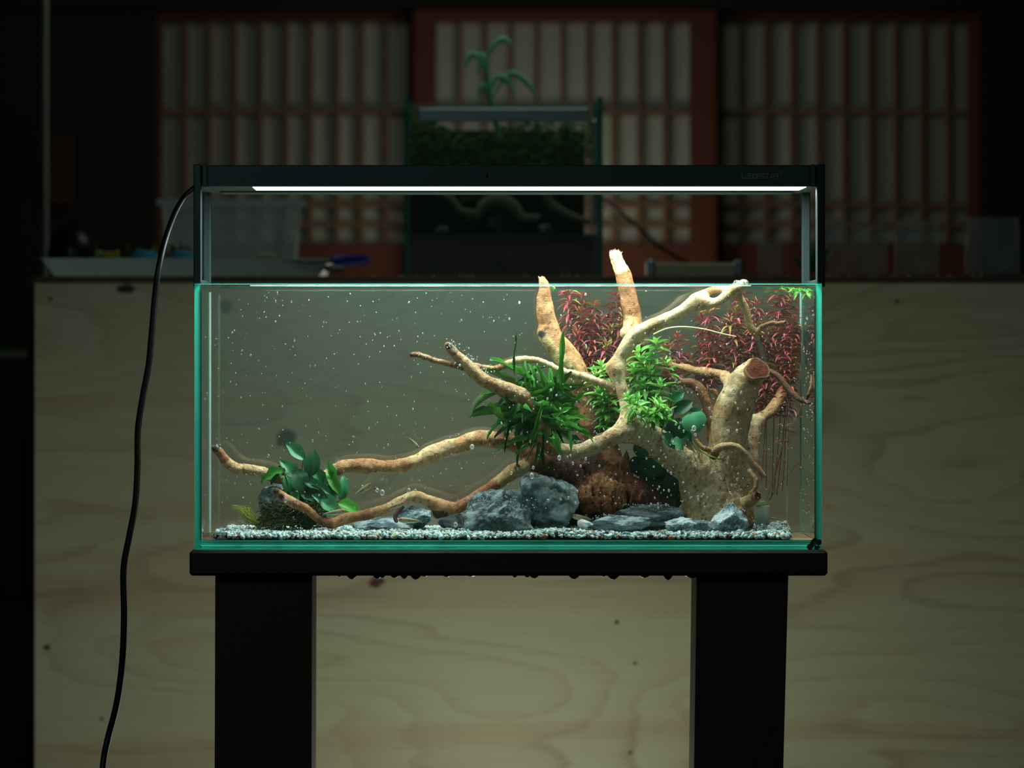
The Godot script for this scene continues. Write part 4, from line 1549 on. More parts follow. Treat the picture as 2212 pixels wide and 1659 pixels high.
func _broad_leaf_clump() -> void:
	var at := P(655, 1112, -0.08)
	var t := thing("broad_leaved_plant", "broad-leaved dark green aquatic plant on the rounded rock at the left", "aquatic plant", at)
	var mats := ["leaf_broad", "leaf_broad_dark", "leaf_broad_pale", "leaf_broad_fresh"]
	var meshes := {}
	for m in mats:
		meshes[m] = [leaf_mesh("oval", 0.5, 0.28, M[m], 0.8), leaf_mesh("oval", 0.9, 0.2, M[m], 1.2), leaf_mesh("oval", -0.35, 0.3, M[m], 0.7)]
	var r := RandomNumberGenerator.new()
	r.seed = 8
	# base, tip (pixels), width, tone, z, facing
	for l in [[656, 990, 620, 962, 27, 2, -0.075, 0.8], [670, 1026, 678, 979, 33, 1, -0.07, 0.35], [612, 1016, 559, 1026, 25, 3, -0.07, 0.9], [642, 1034, 613, 997, 29, 0, -0.075, 0.5], [655, 1058, 641, 1014, 38, 1, -0.062, 0.35], [705, 1044, 680, 1016, 25, 2, -0.08, 0.6], [721, 1036, 707, 1000, 18, 3, -0.078, 0.5], [735, 1064, 707, 1014, 21, 3, -0.068, 0.3], [738, 1080, 745, 1034, 22, 0, -0.08, 0.4], [660, 1044, 713, 1060, 25, 1, -0.06, 0.9], [654, 1062, 704, 1080, 34, 1, -0.066, 0.6], [724, 1100, 690, 1072, 33, 2, -0.06, 0.6], [732, 1088, 778, 1104, 30, 3, -0.075, 0.8], [697, 1110, 728, 1114, 18, 0, -0.075, 0.8], [656, 1142, 674, 1124, 22, 1, -0.075, 0.4], [602, 1026, 584, 1043, 14, 1, -0.075, 0.7], [632, 1064, 646, 1084, 15, 0, -0.07, 0.4], [690, 1090, 694, 1120, 16, 2, -0.07, 0.4], [640, 1058, 672, 1098, 40, 1, -0.085, 0.5], [625, 1046, 605, 1014, 24, 1, -0.085, 0.5], [690, 1060, 655, 1030, 26, 1, -0.088, 0.5], [668, 1100, 632, 1090, 26, 1, -0.085, 0.6], [650, 1070, 668, 1110, 34, 1, -0.08, 0.5], [680, 1078, 676, 1040, 32, 1, -0.088, 0.5], [630, 1062, 622, 1024, 30, 0, -0.082, 0.5], [712, 1086, 722, 1050, 26, 1, -0.088, 0.5], [690, 1066, 720, 1080, 28, 1, -0.07, 0.6], [640, 1084, 616, 1062, 28, 1, -0.085, 0.5], [676, 1060, 700, 1034, 28, 0, -0.085, 0.6]]:
		var m: String = mats[l[5]]
		var z: float = l[6]
		var b := P(l[0], l[1], z)
		var e := P(l[2], l[3], z + r.randf_range(-0.004, 0.012))
		var f: float = l[7]
		put_leaf(t, meshes[m][r.randi() % 3], b - (e - b) * 0.08, b + (e - b) * 1.2, R(l[4] * 1.1, z), Vector3(r.randf_range(-0.25, 0.25), f * 0.6, 1.2 - f * 0.6).normalized())
		var pet := MB.new()
		pet.col = lin(rgb(110, 150, 60))
		var root := P(655 + r.randf_range(-22, 24), 1112 + r.randf_range(-8, 6), -0.082)
		pet.tube(PackedVector3Array([root, root.lerp(b, 0.5) + Vector3(R(r.randf_range(-7, 7), z), 0, 0), b]), PackedFloat32Array([0.0011, 0.0009, 0.0007]), 6)
		part(t, "petiole", pet, M.stalk)
	var rh := MB.new()
	rh.col = lin(rgb(96, 104, 50))
	rh.tube(PackedVector3Array([P(628, 1112, -0.084), P(655, 1116, -0.082), P(690, 1108, -0.08)]), PackedFloat32Array([0.0024, 0.0028, 0.0022]), 8)
	part(t, "rhizome", rh, M.stalk)
	for k in 14:
		var b := MB.new()
		b.col = lin(rgb(58, 62, 34))
		var x := r.randf_range(632, 706)
		b.tube(PackedVector3Array([P(x, 1113, -0.08), P(x + r.randf_range(-18, 12), 1126, -0.076), P(x + r.randf_range(-26, 20), 1141, -0.074)]), PackedFloat32Array([0.0007, 0.0005, 0.0003]), 5)
		part(t, "root", b, M.stalk)


func _heart_leaf_plant() -> void:
	var at := P(1455, 985, -0.085)
	var t := thing("round_leaved_plant", "round-leaved dark green plant tucked between the driftwood arms, one leaf lit", "aquatic plant", at)
	var mats := ["leaf_broad", "leaf_broad_dark", "leaf_broad_pale", "leaf_broad_fresh"]
	var mesh := {}
	for m in mats:
		mesh[m] = [leaf_mesh("round", 0.7, 0.2, M[m], 1.2), leaf_mesh("round", 1.2, 0.25, M[m], 1.6), leaf_mesh("oval", 0.7, 0.3, M[m], 1.4)]
	var r := RandomNumberGenerator.new()
	r.seed = 23
	for l in [[1493, 890, 1506, 930, 50, 2, -0.05, 0.55, 0], [1470, 903, 1461, 948, 42, 1, -0.058, 0.4, 0], [1432, 935, 1458, 966, 22, 0, -0.05, 0.6, 2], [1449, 951, 1484, 962, 24, 2, -0.045, 0.8, 1], [1456, 892, 1496, 864, 27, 1, -0.07, 0.3, 2], [1450, 868, 1476, 846, 21, 0, -0.075, 0.5, 2], [1440, 905, 1412, 888, 30, 1, -0.075, 0.5, 0], [1445, 930, 1424, 912, 30, 1, -0.075, 0.5, 0], [1430, 900, 1448, 880, 28, 1, -0.08, 0.5, 0], [1490, 900, 1512, 884, 26, 1, -0.075, 0.5, 0], [1470, 935, 1492, 950, 26, 1, -0.07, 0.4, 0], [1440, 1030, 1452, 1068, 52, 1, -0.1, 0.3, 0], [1415, 990, 1400, 1030, 46, 1, -0.105, 0.3, 0], [1445, 985, 1462, 1028, 44, 1, -0.105, 0.4, 0], [1395, 960, 1375, 985, 36, 1, -0.105, 0.4, 0], [1425, 960, 1440, 1000, 44, 1, -0.11, 0.4, 0], [1470, 1000, 1452, 1048, 56, 1, -0.112, 0.4, 0], [1420, 1040, 1404, 1080, 50, 1, -0.112, 0.4, 0], [1400, 1010, 1420, 1056, 56, 1, -0.115, 0.3, 0], [1440, 1060, 1470, 1096, 52, 1, -0.112, 0.4, 0], [1388, 985, 1378, 1030, 50, 1, -0.115, 0.3, 0], [1462, 960, 1478, 1000, 44, 1, -0.11, 0.4, 0], [1420, 1000, 1446, 1030, 56, 1, -0.118, 0.3, 0], [1455, 1030, 1476, 1066, 46, 1, -0.118, 0.4, 0]]:
		var m: String = mats[l[5]]
		var z: float = l[6]
		var f: float = l[7]
		var b := P(l[0], l[1], z)
		put_leaf(t, mesh[m][l[8]], b, P(l[2], l[3], z + r.randf_range(0.0, 0.012)), R(l[4] * 1.1, z), Vector3(r.randf_range(-0.2, 0.2), f * 0.8, 1.15 - f * 0.8).normalized())
		var pet := MB.new()
		pet.col = lin(rgb(86, 118, 52))
		var root := P(1450 + r.randf_range(-20, 20), 990, -0.095)
		pet.tube(PackedVector3Array([root, root.lerp(b, 0.5) + Vector3(0, 0, -0.004), b]), PackedFloat32Array([0.001, 0.0009, 0.0007]), 6)
		part(t, "petiole", pet, M.stalk)
	for k in 10:
		var b := MB.new()
		b.col = lin(rgb(96, 108, 40))
		var x := r.randf_range(1478, 1520)
		b.tube(PackedVector3Array([P(x, 950, -0.07), P(x + r.randf_range(-6, 18), 975, -0.066), P(x + r.randf_range(-6, 34), 1000, -0.06)]), PackedFloat32Array([0.0006, 0.0005, 0.0003]), 5)
		part(t, "root", b, M.stalk)
	var lone := MB.new()
	lone.col = lin(rgb(140, 168, 50))
	lone.tube(PackedVector3Array([P(1512, 972, -0.045), P(1530, 984, -0.042), P(1550, 991, -0.04), P(1570, 993, -0.038)]), PackedFloat32Array([0.0007, 0.0008, 0.0008, 0.0006]), 6)
	part(t, "root", lone, M.stalk, "bright green root across the stump")


# a stem with whorls of leaves: tip and base in pixels
func stem_plant(called: String, label: String, group: String, tip: Array, base: Array, z0: float, z1: float, kinds: Array, tops: Array, gap: float, per: int, ln: float, wd: float, leafy: float, stem_col: Color, stem_m: Material, r: RandomNumberGenerator, stem_r := 1.6) -> void:
	var pb := P(base[0], base[1], z0)
	var pt := P(tip[0], tip[1], z1)
	var t := thing(called, label, "aquatic plant", pb, group)
	var mid := pb.lerp(pt, 0.55) + Vector3(R(r.randf_range(-12, 12), z0), 0, r.randf_range(-0.006, 0.006))
	var dn := spline(PackedVector3Array([pb, mid, pt]), PackedFloat32Array([R(stem_r, z0), R(stem_r, z0), R(stem_r * 0.6, z0)]), 8)
	var sb := MB.new()
	sb.col = lin(stem_col)
	sb.tube(dn[0], dn[1], 6)
	part(t, "stem", sb, M.stalk)
	var length := (pt - pb).length()
	var step := R(gap, z0)
	var n := int(length * leafy / step)
	var low := {}
	for k in n:
		var back := k * step
		var f := 1.0 - back / length
		var fi: float = f * (dn[0].size() - 1)
		var i0 := mini(int(fi), dn[0].size() - 2)
		var p: Vector3 = dn[0][i0].lerp(dn[0][i0 + 1], fi - i0)
		var ax: Vector3 = (dn[0][i0 + 1] - dn[0][i0]).normalized()
		var turn := r.randf() * TAU
		var open := 0.55 if k == 0 else (1.0 if k == 1 else r.randf_range(1.1, 1.65))
		var size := (0.6 if k == 0 else 1.0) * r.randf_range(0.72, 1.1)
		for q in per:
			var a := turn + TAU * q / per + r.randf_range(-0.3, 0.3)
			var side := ax.cross(Vector3.BACK).normalized() * cos(a) + ax.cross(ax.cross(Vector3.BACK)).normalized() * sin(a)
			var d := (ax * cos(open) + side * sin(open)).normalized()
			var e := p + d * R(ln * size, z0)
			# keep inside the glass
			e.x = clampf(e.x, TANK_X0 + 0.008, TANK_X1 - 0.008)
			e.y = minf(e.y, WATER_Y - 0.0015)
			e.z = clampf(e.z, TANK_Z1 + 0.008, -0.008)
			var set_: Array = tops if k < 2 or r.randf() < 0.12 else kinds
			var face := (ax * 0.8 + Vector3.UP * 0.4 - d * 0.1).normalized()
			var which: ArrayMesh = set_[r.randi() % set_.size()]
			if per < 5 or k < 4:
				put_leaf(t, which, p, e, R(wd * size, z0), face)
			else:
				# the many small leaves further down are joined
				var m: Material = which.surface_get_material(0)
				if not low.has(m):
					low[m] = SurfaceTool.new()
				var y := (e - p).normalized()
				var x := y.cross(face).normalized()
				(low[m] as SurfaceTool).append_from(which, 0, Transform3D(Basis(x * R(wd * size, z0), e - p, x.cross(y) * (e - p).length()), p - t.position))
	if low.size():
		var am := ArrayMesh.new()
		for m in low:
			(low[m] as SurfaceTool).commit(am)
			am.surface_set_material(am.get_surface_count() - 1, m)
		var o := MeshInstance3D.new()
		o.name = "lower_leaves"
		o.mesh = am
		t.add_child(o)
		o.set_meta("kind", "stuff")


func _green_stems() -> void:
	var r := RandomNumberGenerator.new()
	r.seed = 31
	var kinds := []
	var tops := []
	for m in ["leaf_stem_green", "leaf_stem_deep", "leaf_stem_green"]:
		kinds.append(leaf_mesh("oval", 0.6, 0.2, M[m]))
		kinds.append(leaf_mesh("oval", 1.0, 0.2, M[m]))
	for m in ["leaf_stem_green", "leaf_stem_lime"]:
		tops.append(leaf_mesh("oval", 0.5, 0.2, M[m]))
	var g := "bright green stem plants behind the rising arm"
	var say := "bright green stem plant whose tip is %s from left behind the rising driftwood arm"
	var tall := [[1418, 738, 1420, 900, -0.1], [1378, 756, 1392, 900, -0.105], [1439, 783, 1440, 900, -0.11], [1386, 778, 1400, 900, -0.098], [1300, 793, 1316, 940, -0.1], [1427, 831, 1425, 940, -0.075], [1404, 800, 1410, 920, -0.095], [1294, 846, 1316, 940, -0.1], [1312, 866, 1320, 950, -0.105], [1316, 905, 1322, 960, -0.1], [1368, 800, 1385, 920, -0.1], [1391, 828, 1400, 930, -0.09], [1330, 830, 1330, 950, -0.11], [1285, 807, 1305, 930, -0.11]]
	for s in tall:
		stem_plant("green_stem_plant", say % nth(place(tall, s)), g, [s[0], s[1]], [s[2], s[3]], s[4], s[4] + 0.008, kinds, tops, 12, 4, 38, 11, 0.9, rgb(120, 170, 80), M.leaf_stem_lime, r)
	var g2 := "bright green sprigs over the driftwood junction"
	var sprigs := [[1378, 868, 1392, 912, -0.045], [1357, 860, 1376, 900, -0.05], [1424, 873, 1428, 920, -0.05], [1436, 890, 1430, 930, -0.055], [1400, 895, 1405, 930, -0.05]]
	for s in sprigs:
		stem_plant("green_stem_plant", "bright green sprig over the driftwood junction, %s of five from the left" % nth(place(sprigs, s)), g2, [s[0], s[1]], [s[2], s[3]], s[4], s[4] + 0.012, kinds, tops, 12, 5, 40, 12, 0.95, rgb(120, 170, 80), M.leaf_stem_lime, r)
	# loose floating sprigs at the right rim
	var loose := [[1702, 622, 1722, 632, -0.06], [1728, 624, 1742, 640, -0.05], [1754, 626, 1748, 642, -0.09], [1690, 622, 1700, 628, -0.09]]
	for s in loose:
		stem_plant("floating_sprig", "loose green sprig floating in the right corner, %s of four from the left" % nth(place(loose, s)), "floating green sprigs", [s[0], s[1]], [s[2], s[3]], s[4], s[4], kinds, tops, 7, 4, 27, 8, 1.0, rgb(120, 170, 80), M.leaf_stem_lime, r)
	for s in [[1195, 620, 1196, 628, -0.07]]:
		stem_plant("floating_sprig", "small green sprig floating beside the left driftwood tip", "", [s[0], s[1]], [s[2], s[3]], s[4], s[4], kinds, tops, 6, 4, 20, 6, 1.0, rgb(120, 170, 80), M.leaf_stem_lime, r)


func _red_stems() -> void:
	var r := RandomNumberGenerator.new()
	r.seed = 47
	var kinds := []
	var tops := []
	for m in ["leaf_red", "leaf_red_deep", "leaf_red_orange", "leaf_red", "leaf_red_deep"]:
		kinds.append(leaf_mesh("lance", 0.5, 0.2, M[m]))
		kinds.append(leaf_mesh("lance", 1.1, 0.2, M[m]))
	kinds.append(leaf_mesh("lance", 0.8, 0.2, M.leaf_red_pink))
	for m in ["leaf_red_olive", "leaf_red", "leaf_red_orange", "leaf_red_olive"]:
		tops.append(leaf_mesh("lance", 0.6, 0.2, M[m]))
	var stem := rgb(140, 60, 54)
	var reds := [[1229, 627, 1262, 840], [1256, 640, 1275, 845], [1285, 658, 1292, 845], [1332, 634, 1318, 850], [1323, 664, 1312, 850], [1238, 660, 1265, 840], [1254, 672, 1280, 850], [1320, 712, 1300, 850], [1270, 700, 1285, 850], [1296, 690, 1298, 850], [1245, 720, 1268, 845], [1340, 700, 1322, 850], [1310, 745, 1305, 850], [1268, 755, 1285, 850]]
	for s in reds:
		stem_plant("red_stem_plant", "red narrow-leaved stem plant, its tip %s from left between the two driftwood uprights" % nth(place(reds, s)), "red stem plants between the uprights", [s[0], s[1]], [s[2], s[3]], -0.15 + r.randf_range(-0.015, 0.015), -0.14 + r.randf_range(-0.015, 0.015), kinds, tops, 11, 5, 34, 6.4, 0.92, stem, M.leaf_red_deep, r, 1.1)
	var more := [[1604, 632, 1610, 900], [1634, 655, 1640, 960], [1675, 661, 1668, 1070], [1706, 650, 1690, 1060], [1684, 628, 1672, 1060], [1532, 672, 1535, 850], [1518, 688, 1525, 850], [1576, 690, 1580, 850], [1589, 668, 1590, 860], [1463, 725, 1480, 850], [1546, 724, 1545, 850], [1490, 770, 1500, 850], [1568, 742, 1570, 850], [1664, 716, 1655, 1060], [1645, 735, 1645, 1040], [1690, 720, 1678, 1070], [1610, 745, 1612, 900], [1510, 745, 1515, 850], [1628, 700, 1630, 950], [1440, 745, 1460, 850], [1530, 770, 1535, 860], [1715, 690, 1700, 1050]]
	for s in more:
		stem_plant("red_stem_plant", "red narrow-leaved stem plant, its tip %s from left in the thicket behind the stump" % nth(place(more, s)), "red stem plants behind the stump", [s[0], s[1]], [s[2], s[3]], -0.155 + r.randf_range(-0.018, 0.018), -0.15 + r.randf_range(-0.02, 0.02), kinds, tops, 11, 5, 34, 6, 0.6 if s[3] > 1000 else 0.92, stem, M.leaf_red_deep, r, 1.0)
	# bare stems trailing down at the right
	var bare := [[1730, 880, 1664, 1080], [1738, 990, 1660, 1082], [1702, 900, 1656, 1080]]
	for s in bare:
		stem_plant("red_stem_plant", "thin straggling red-leaved stem low in the right corner, %s of three from the left" % nth(place(bare, s)), "straggling stems in the right corner", [s[0], s[1]], [s[2], s[3]], -0.14, -0.12, kinds, kinds, 34, 2, 26, 4, 0.8, rgb(150, 126, 92), M.leaf_red_olive, r, 0.8)
	var b := MB.new()
	b.col = lin(rgb(196, 206, 140))
	var dn := spline(PackedVector3Array([P(1412, 722, -0.1), P(1440, 710, -0.1), P(1475, 706, -0.1), P(1520, 711, -0.1), P(1560, 721, -0.1), P(1590, 727, -0.1)]), PackedFloat32Array([0.0008, 0.0009, 0.0009, 0.0009, 0.0008, 0.0006]), 5)
	b.tube(dn[0], dn[1], 6)
	solo("plant_runner", "pale yellow-green bare runner arching level behind the rising driftwood arm", "aquatic plant", b, M.stalk)


func _moss() -> void:
	var r := RandomNumberGenerator.new()
	r.seed = 53
	var b := MB.new()
	for k in 620:
		var x := 625 + r.randf_range(-62, 70)
		var y := 1112 + r.randf_range(-26, 28)
		var z := -0.066 + r.randf_range(-0.012, 0.008)
		b.col = lin(rgb(74, 88, 34).lerp(rgb(40, 46, 22), r.randf()))
		var p := P(x, y, z)
		var a := r.randf() * TAU
		var q := p + Vector3(cos(a) * 0.006, sin(a) * 0.004 - 0.001, r.randf_range(-0.002, 0.006))
		b.tube(PackedVector3Array([p, (p + q) * 0.5 + Vector3(0, 0.0012, 0.0006), q]), PackedFloat32Array([0.0006, 0.0005, 0.0002]), 4)
	solo("moss", "dark tangled moss under the broad-leaved plant at the left", "moss", b, M.stalk, "", "stuff")
	var c := MB.new()
	for k in 60:
		var x := 505 + r.randf_range(-6, 60) * r.randf()
		var z := -0.07 + r.randf_range(-0.008, 0.008)
		c.col = lin(rgb(196, 200, 80).lerp(rgb(120, 136, 44), r.randf()))
		var s := r.randf()
		var pts := PackedVector3Array([P(600 + r.randf_range(-34, 40), 1132 + r.randf_range(-8, 4), z), P(560 + r.randf_range(-8, 8), 1135 + r.randf_range(-8, 4), z), P(540 + r.randf_range(-13, 13), 1120 + r.randf_range(-10, 10), z), P(524 + r.randf_range(-16, 18), 1104 + r.randf_range(-12, 12), z)])
		if s < 0.4:
			pts.append(P(505 + r.randf_range(-6, 8), 1096 + r.randf_range(-6, 8), z))
		elif s > 0.8:
			pts = PackedVector3Array([P(560, 1138, z), P(580 + r.randf_range(-10, 60), 1128 + r.randf_range(-6, 6), z), P(610 + r.randf_range(0, 60), 1122 + r.randf_range(-8, 12), z)])
		var rad := PackedFloat32Array()
		for q in pts.size():
			rad.append(0.00042 * (1.0 - 0.6 * q / pts.size()))
		c.tube(pts, rad, 5)
	solo("algae_strands", "yellow-green trailing strands on the gravel at the far left", "algae", c, M.stalk, "", "stuff")


# ---------------------------------------------------------------- fish
func fish(label: String, hx: float, hy: float, tx: float, ty: float, z0: float, z1: float) -> void:
	var head := P(hx, hy, z0)
	var tail := P(tx, ty, z1)
	var ax := (tail - head)
	var ln := ax.length()
	ax /= ln
	var side := ax.cross(Vector3.UP).normalized()
	var up := side.cross(ax).normalized()
	var t := thing("small_fish", label, "fish", (head + tail) / 2, "")
	var b := MB.new()
	var rings := 16
	var segs := 12
	var first := 0
	for k in rings + 1:
		var s := float(k) / rings
		var h := ln * 0.105 * pow(sin(PI * pow(clampf(s * 0.9 + 0.03, 0, 1), 0.62)), 0.8) + ln * 0.012
		var w := h * 0.55
		for q in segs:
			var a := TAU * q / segs
			var n := side * cos(a) / 0.55 + up * sin(a)
			var c := rgb(150, 162, 120).lerp(rgb(196, 204, 190), clampf(-sin(a) * 0.6 + 0.3, 0, 1))
			if absf(sin(a) - 0.15) < 0.3 and s > 0.15:
				c = rgb(206, 176, 84) if s < 0.5 else rgb(186, 104, 70)
			if s < 0.13 and sin(a) > 0.2:
				c = rgb(214, 86, 60)
			b.col = lin(c)
			b.vert(head + ax * ln * 0.86 * s + side * cos(a) * w + up * (sin(a) * h - ln * 0.01 * sin(PI * s)), n.normalized())
	for k in rings:
		for q in segs:
			var a := first + k * segs + q
			var c := first + k * segs + (q + 1) % segs
			b.tri(a, c, c + segs)
			b.tri(a, c + segs, a + segs)
	part(t, "body", b, M.fish_skin)
	var fins := [["tail_fin", [0.84, 0.01], [1.02, 0.11], [0.95, 0.0], [1.02, -0.11]], ["dorsal_fin", [0.50, 0.08], [0.60, 0.19], [0.64, 0.12], [0.62, 0.06]], ["anal_fin", [0.52, -0.09], [0.62, -0.16], [0.72, -0.10], [0.74, -0.04]]]
	for f in fins:
		var m := MB.new()
		var pts := []
		for k in range(1, 5):
			pts.append(head + ax * ln * f[k][0] + up * ln * f[k][1])
		for s in [1.0, -1.0]:
			m.quad(pts[0] + side * s * 0.00012, pts[1] + side * s * 0.00004, pts[2] + side * s * 0.00008, pts[3] + side * s * 0.00004, side * s)
		part(t, f[0], m, M.fish_fin)
	for s in [1.0, -1.0]:
		var m := MB.new()
		m.ball(head + ax * ln * 0.09 + up * ln * 0.025 + side * s * ln * 0.038, Vector3.ONE * ln * 0.026, 10, 6)
		part(t, "eye", m, M.fish_eye)


func _fish() -> void:
	fish("small slim fish diving head down above the long driftwood arm", 904, 967, 879, 942, -0.04, -0.045)
	fish("small slim fish swimming up to the right of the broad-leaved plant", 803, 1046, 762, 1072, -0.05, -0.055)
	fish("small translucent fish in front of the broad-leaved plant's lowest leaves", 745, 1104, 695, 1111, -0.035, -0.038)
	fish("small translucent fish passing before the bend of the low driftwood arm", 873, 1087, 832, 1100, -0.04, -0.045)
	fish("small yellowish fish over the gravel before the jagged grey rock", 861, 1123, 913, 1126, -0.03, -0.032)
	fish("small greenish fish hovering above the white quartz stone", 1237, 1115, 1284, 1124, -0.035, -0.045)
	fish("tiny orange-striped fish beside the pale ceramic pot", 1682, 1122, 1657, 1119, -0.07, -0.075)
	fish("small fish seen nearly head-on right of the rising fish", 811, 1056, 815, 1057, -0.05, -0.07)


# ---------------------------------------------------------------- small things
func _small_things() -> void:
	var t := thing("ceramic_pot", "pale green-white ceramic pot standing on the gravel in the right corner", "pot", P(1647, 1134, -0.12))
	var b := MB.new()
	var r := R(16.5, -0.12)
	var h := R(42, -0.12)
	b.lathe(P(1647, 1134, -0.12), [Vector2(0, 0), Vector2(r * 1.02, 0), Vector2(r, h * 0.5), Vector2(r * 0.93, h * 0.97), Vector2(r * 0.86, h), Vector2(r * 0.6, h)], 28)
	part(t, "body", b, M.pot)
	var c := MB.new()
	c.lathe(P(1645, 1092, -0.12), [Vector2(r * 0.92, 0), Vector2(r * 0.86, R(4, 0)), Vector2(r * 0.6, R(9, 0)), Vector2(r * 0.25, R(12, 0)), Vector2(0, R(13, 0))], 24)
	part(t, "lid", c, M.pot_top, "olive domed top")
	# wet leaf scraps at the outer corner
	var m := [leaf_mesh("round", 0.8, 0.2, M.leaf_fern_dark, 1.0), leaf_mesh("round", -0.6, 0.3, M.leaf_fern_dark, 1.0)]
	var w := thing("leaf_scraps", "wet dark leaf scraps stuck at the tank's lower right outer corner", "leaf", P(1760, 1187, 0.006))
	for l in [[1752, 1181, 1765, 1162, 14, 0], [1764, 1176, 1777, 1166, 12, 1], [1746, 1187, 1754, 1176, 14, 0], [1758, 1186, 1775, 1183, 10, 1]]:
		put_leaf(w, m[l[5]], P(l[0], l[1], 0.004), P(l[2], l[3], 0.007), R(l[4], 0), Vector3(0.1, 0.3, 1).normalized())


func _bubbles() -> void:
	var r := RandomNumberGenerator.new()
	r.seed = 91
	var pm := MB.new()
	pm.ball(Vector3.ZERO, Vector3.ONE, 10, 7)
	var mesh := pm.done()
	mesh.surface_set_material(0, M.bubble)
	var mm := MultiMesh.new()
	mm.transform_format = MultiMesh.TRANSFORM_3D
	mm.mesh = mesh
	var list := []
	# clinging to the inside of the front glass and drifting
	for k in 820:
		var z := -0.0068 if r.randf() < 0.6 else -0.007 - r.randf() * 0.12
		var s := r.randf_range(0.6, 1.5) * (1.7 if r.randf() < 0.08 else 1.0)
		list.append([P(r.randf_range(440, 1755), 628 + r.randf() * 500, z), R(s, z)])
	for k in 160:
		list.append([P(r.randf_range(1180, 1620), r.randf_range(820, 1100), -0.0075), R(r.randf_range(1.0, 2.6), -0.0075)])
	for k in 90:
		list.append([P(r.randf_range(1735, 1762), r.randf_range(640, 1150), -0.0075 - r.randf() * 0.02), R(r.randf_range(0.7, 1.6), 0)])
	for q in [[815, 1059, 4], [826, 1064, 5], [1020, 965, 5], [1184, 1081, 3], [1149, 1028, 5], [883, 1060, 4], [897, 1059, 3], [984, 1133, 5], [1499, 925, 5], [617, 1080, 4], [1502, 939, 3], [1208, 989, 4], [1152, 1010, 3], [783, 1050, 2.5], [1105, 1022, 3]]:
		list.append([P(q[0], q[1], -0.0085), R(q[2], -0.0085)])
	mm.instance_count = list.size()
	for k in list.size():
		mm.set_instance_transform(k, Transform3D(Basis.IDENTITY.scaled(Vector3(1, r.randf_range(0.9, 1.5), 0.8) * list[k][1]), list[k][0]))
	var mi := MultiMeshInstance3D.new()
	mi.name = "air_bubbles"
	mi.multimesh = mm
	add_child(mi)
	tag(mi, "tiny air bubbles clinging to the front glass and drifting in the water", "bubbles", "", "stuff")
	# beads of oxygen on the upper sides of the wood
	var pearl := mat("oxygen_bead", Color(0.9, 0.96, 0.95, 0.5), 0.1)
	pearl.transparency = BaseMaterial3D.TRANSPARENCY_ALPHA
	var pmesh: ArrayMesh = mesh.duplicate()
	pmesh.surface_set_material(0, pearl)
	var m2 := MultiMesh.new()
	m2.transform_format = MultiMesh.TRANSFORM_3D
	m2.mesh = pmesh
	var l2 := []
	for seg in [[[968, 738], [1010, 772], -0.03, 9, 30], [[1010, 772], [1075, 826], -0.031, 8, 40], [[1075, 826], [1160, 866], -0.033, 7, 34], [[887, 762], [960, 778], -0.034, 3, 14], [[1190, 962], [1330, 925], -0.036, 8, 26], [[1340, 905], [1480, 985], -0.04, 12, 40], [[985, 940], [1060, 936], -0.082, 5, 20], [[1610, 905], [1622, 1000], -0.08, 8, 60], [[1585, 1030], [1612, 1090], -0.055, 7, 40], [[1012, 1080], [1060, 1068], -0.025, 8, 40], [[1015, 1080], [1010, 1140], -0.03, 6, 36], [[1060, 1085], [1160, 1090], -0.018, 14, 60], [[1330, 1092], [1450, 1090], -0.04, 5, 24], [[1320, 1108], [1280, 1120], -0.02, 4, 16], [[1452, 818], [1475, 836], -0.085, 8, 26], [[1540, 1096], [1610, 1110], -0.02, 10, 26], [[465, 960], [480, 968], -0.075, 4, 10], [[1590, 606], [1615, 612], -0.05, 4, 16]]:
		for k in seg[4]:
			var f := r.randf()
			var z: float = seg[2]
			l2.append([P(lerpf(seg[0][0], seg[1][0], f) + r.randf_range(-1, 1) * seg[3], lerpf(seg[0][1], seg[1][1], f) + r.randf_range(-1, 1) * seg[3], z), R(r.randf_range(0.7, 1.7), z)])
	m2.instance_count = l2.size()
	for k in l2.size():
		m2.set_instance_transform(k, Transform3D(Basis.IDENTITY.scaled(Vector3.ONE * l2[k][1]), l2[k][0]))
	var mi2 := MultiMeshInstance3D.new()
	mi2.name = "oxygen_beads"
	mi2.multimesh = m2
	add_child(mi2)
	tag(mi2, "silvery oxygen beads sitting on the driftwood and rocks", "bubbles", "", "stuff")


# ---------------------------------------------------------------- things on and about the counter
func slab_px(b: MB, x0: float, y0: float, x1: float, y1: float, z: float, depth: float, bev := 0.001) -> void:
	b.box(P(x0, y1, z) - Vector3(0, 0, depth), P(x1, y0, z), bev)


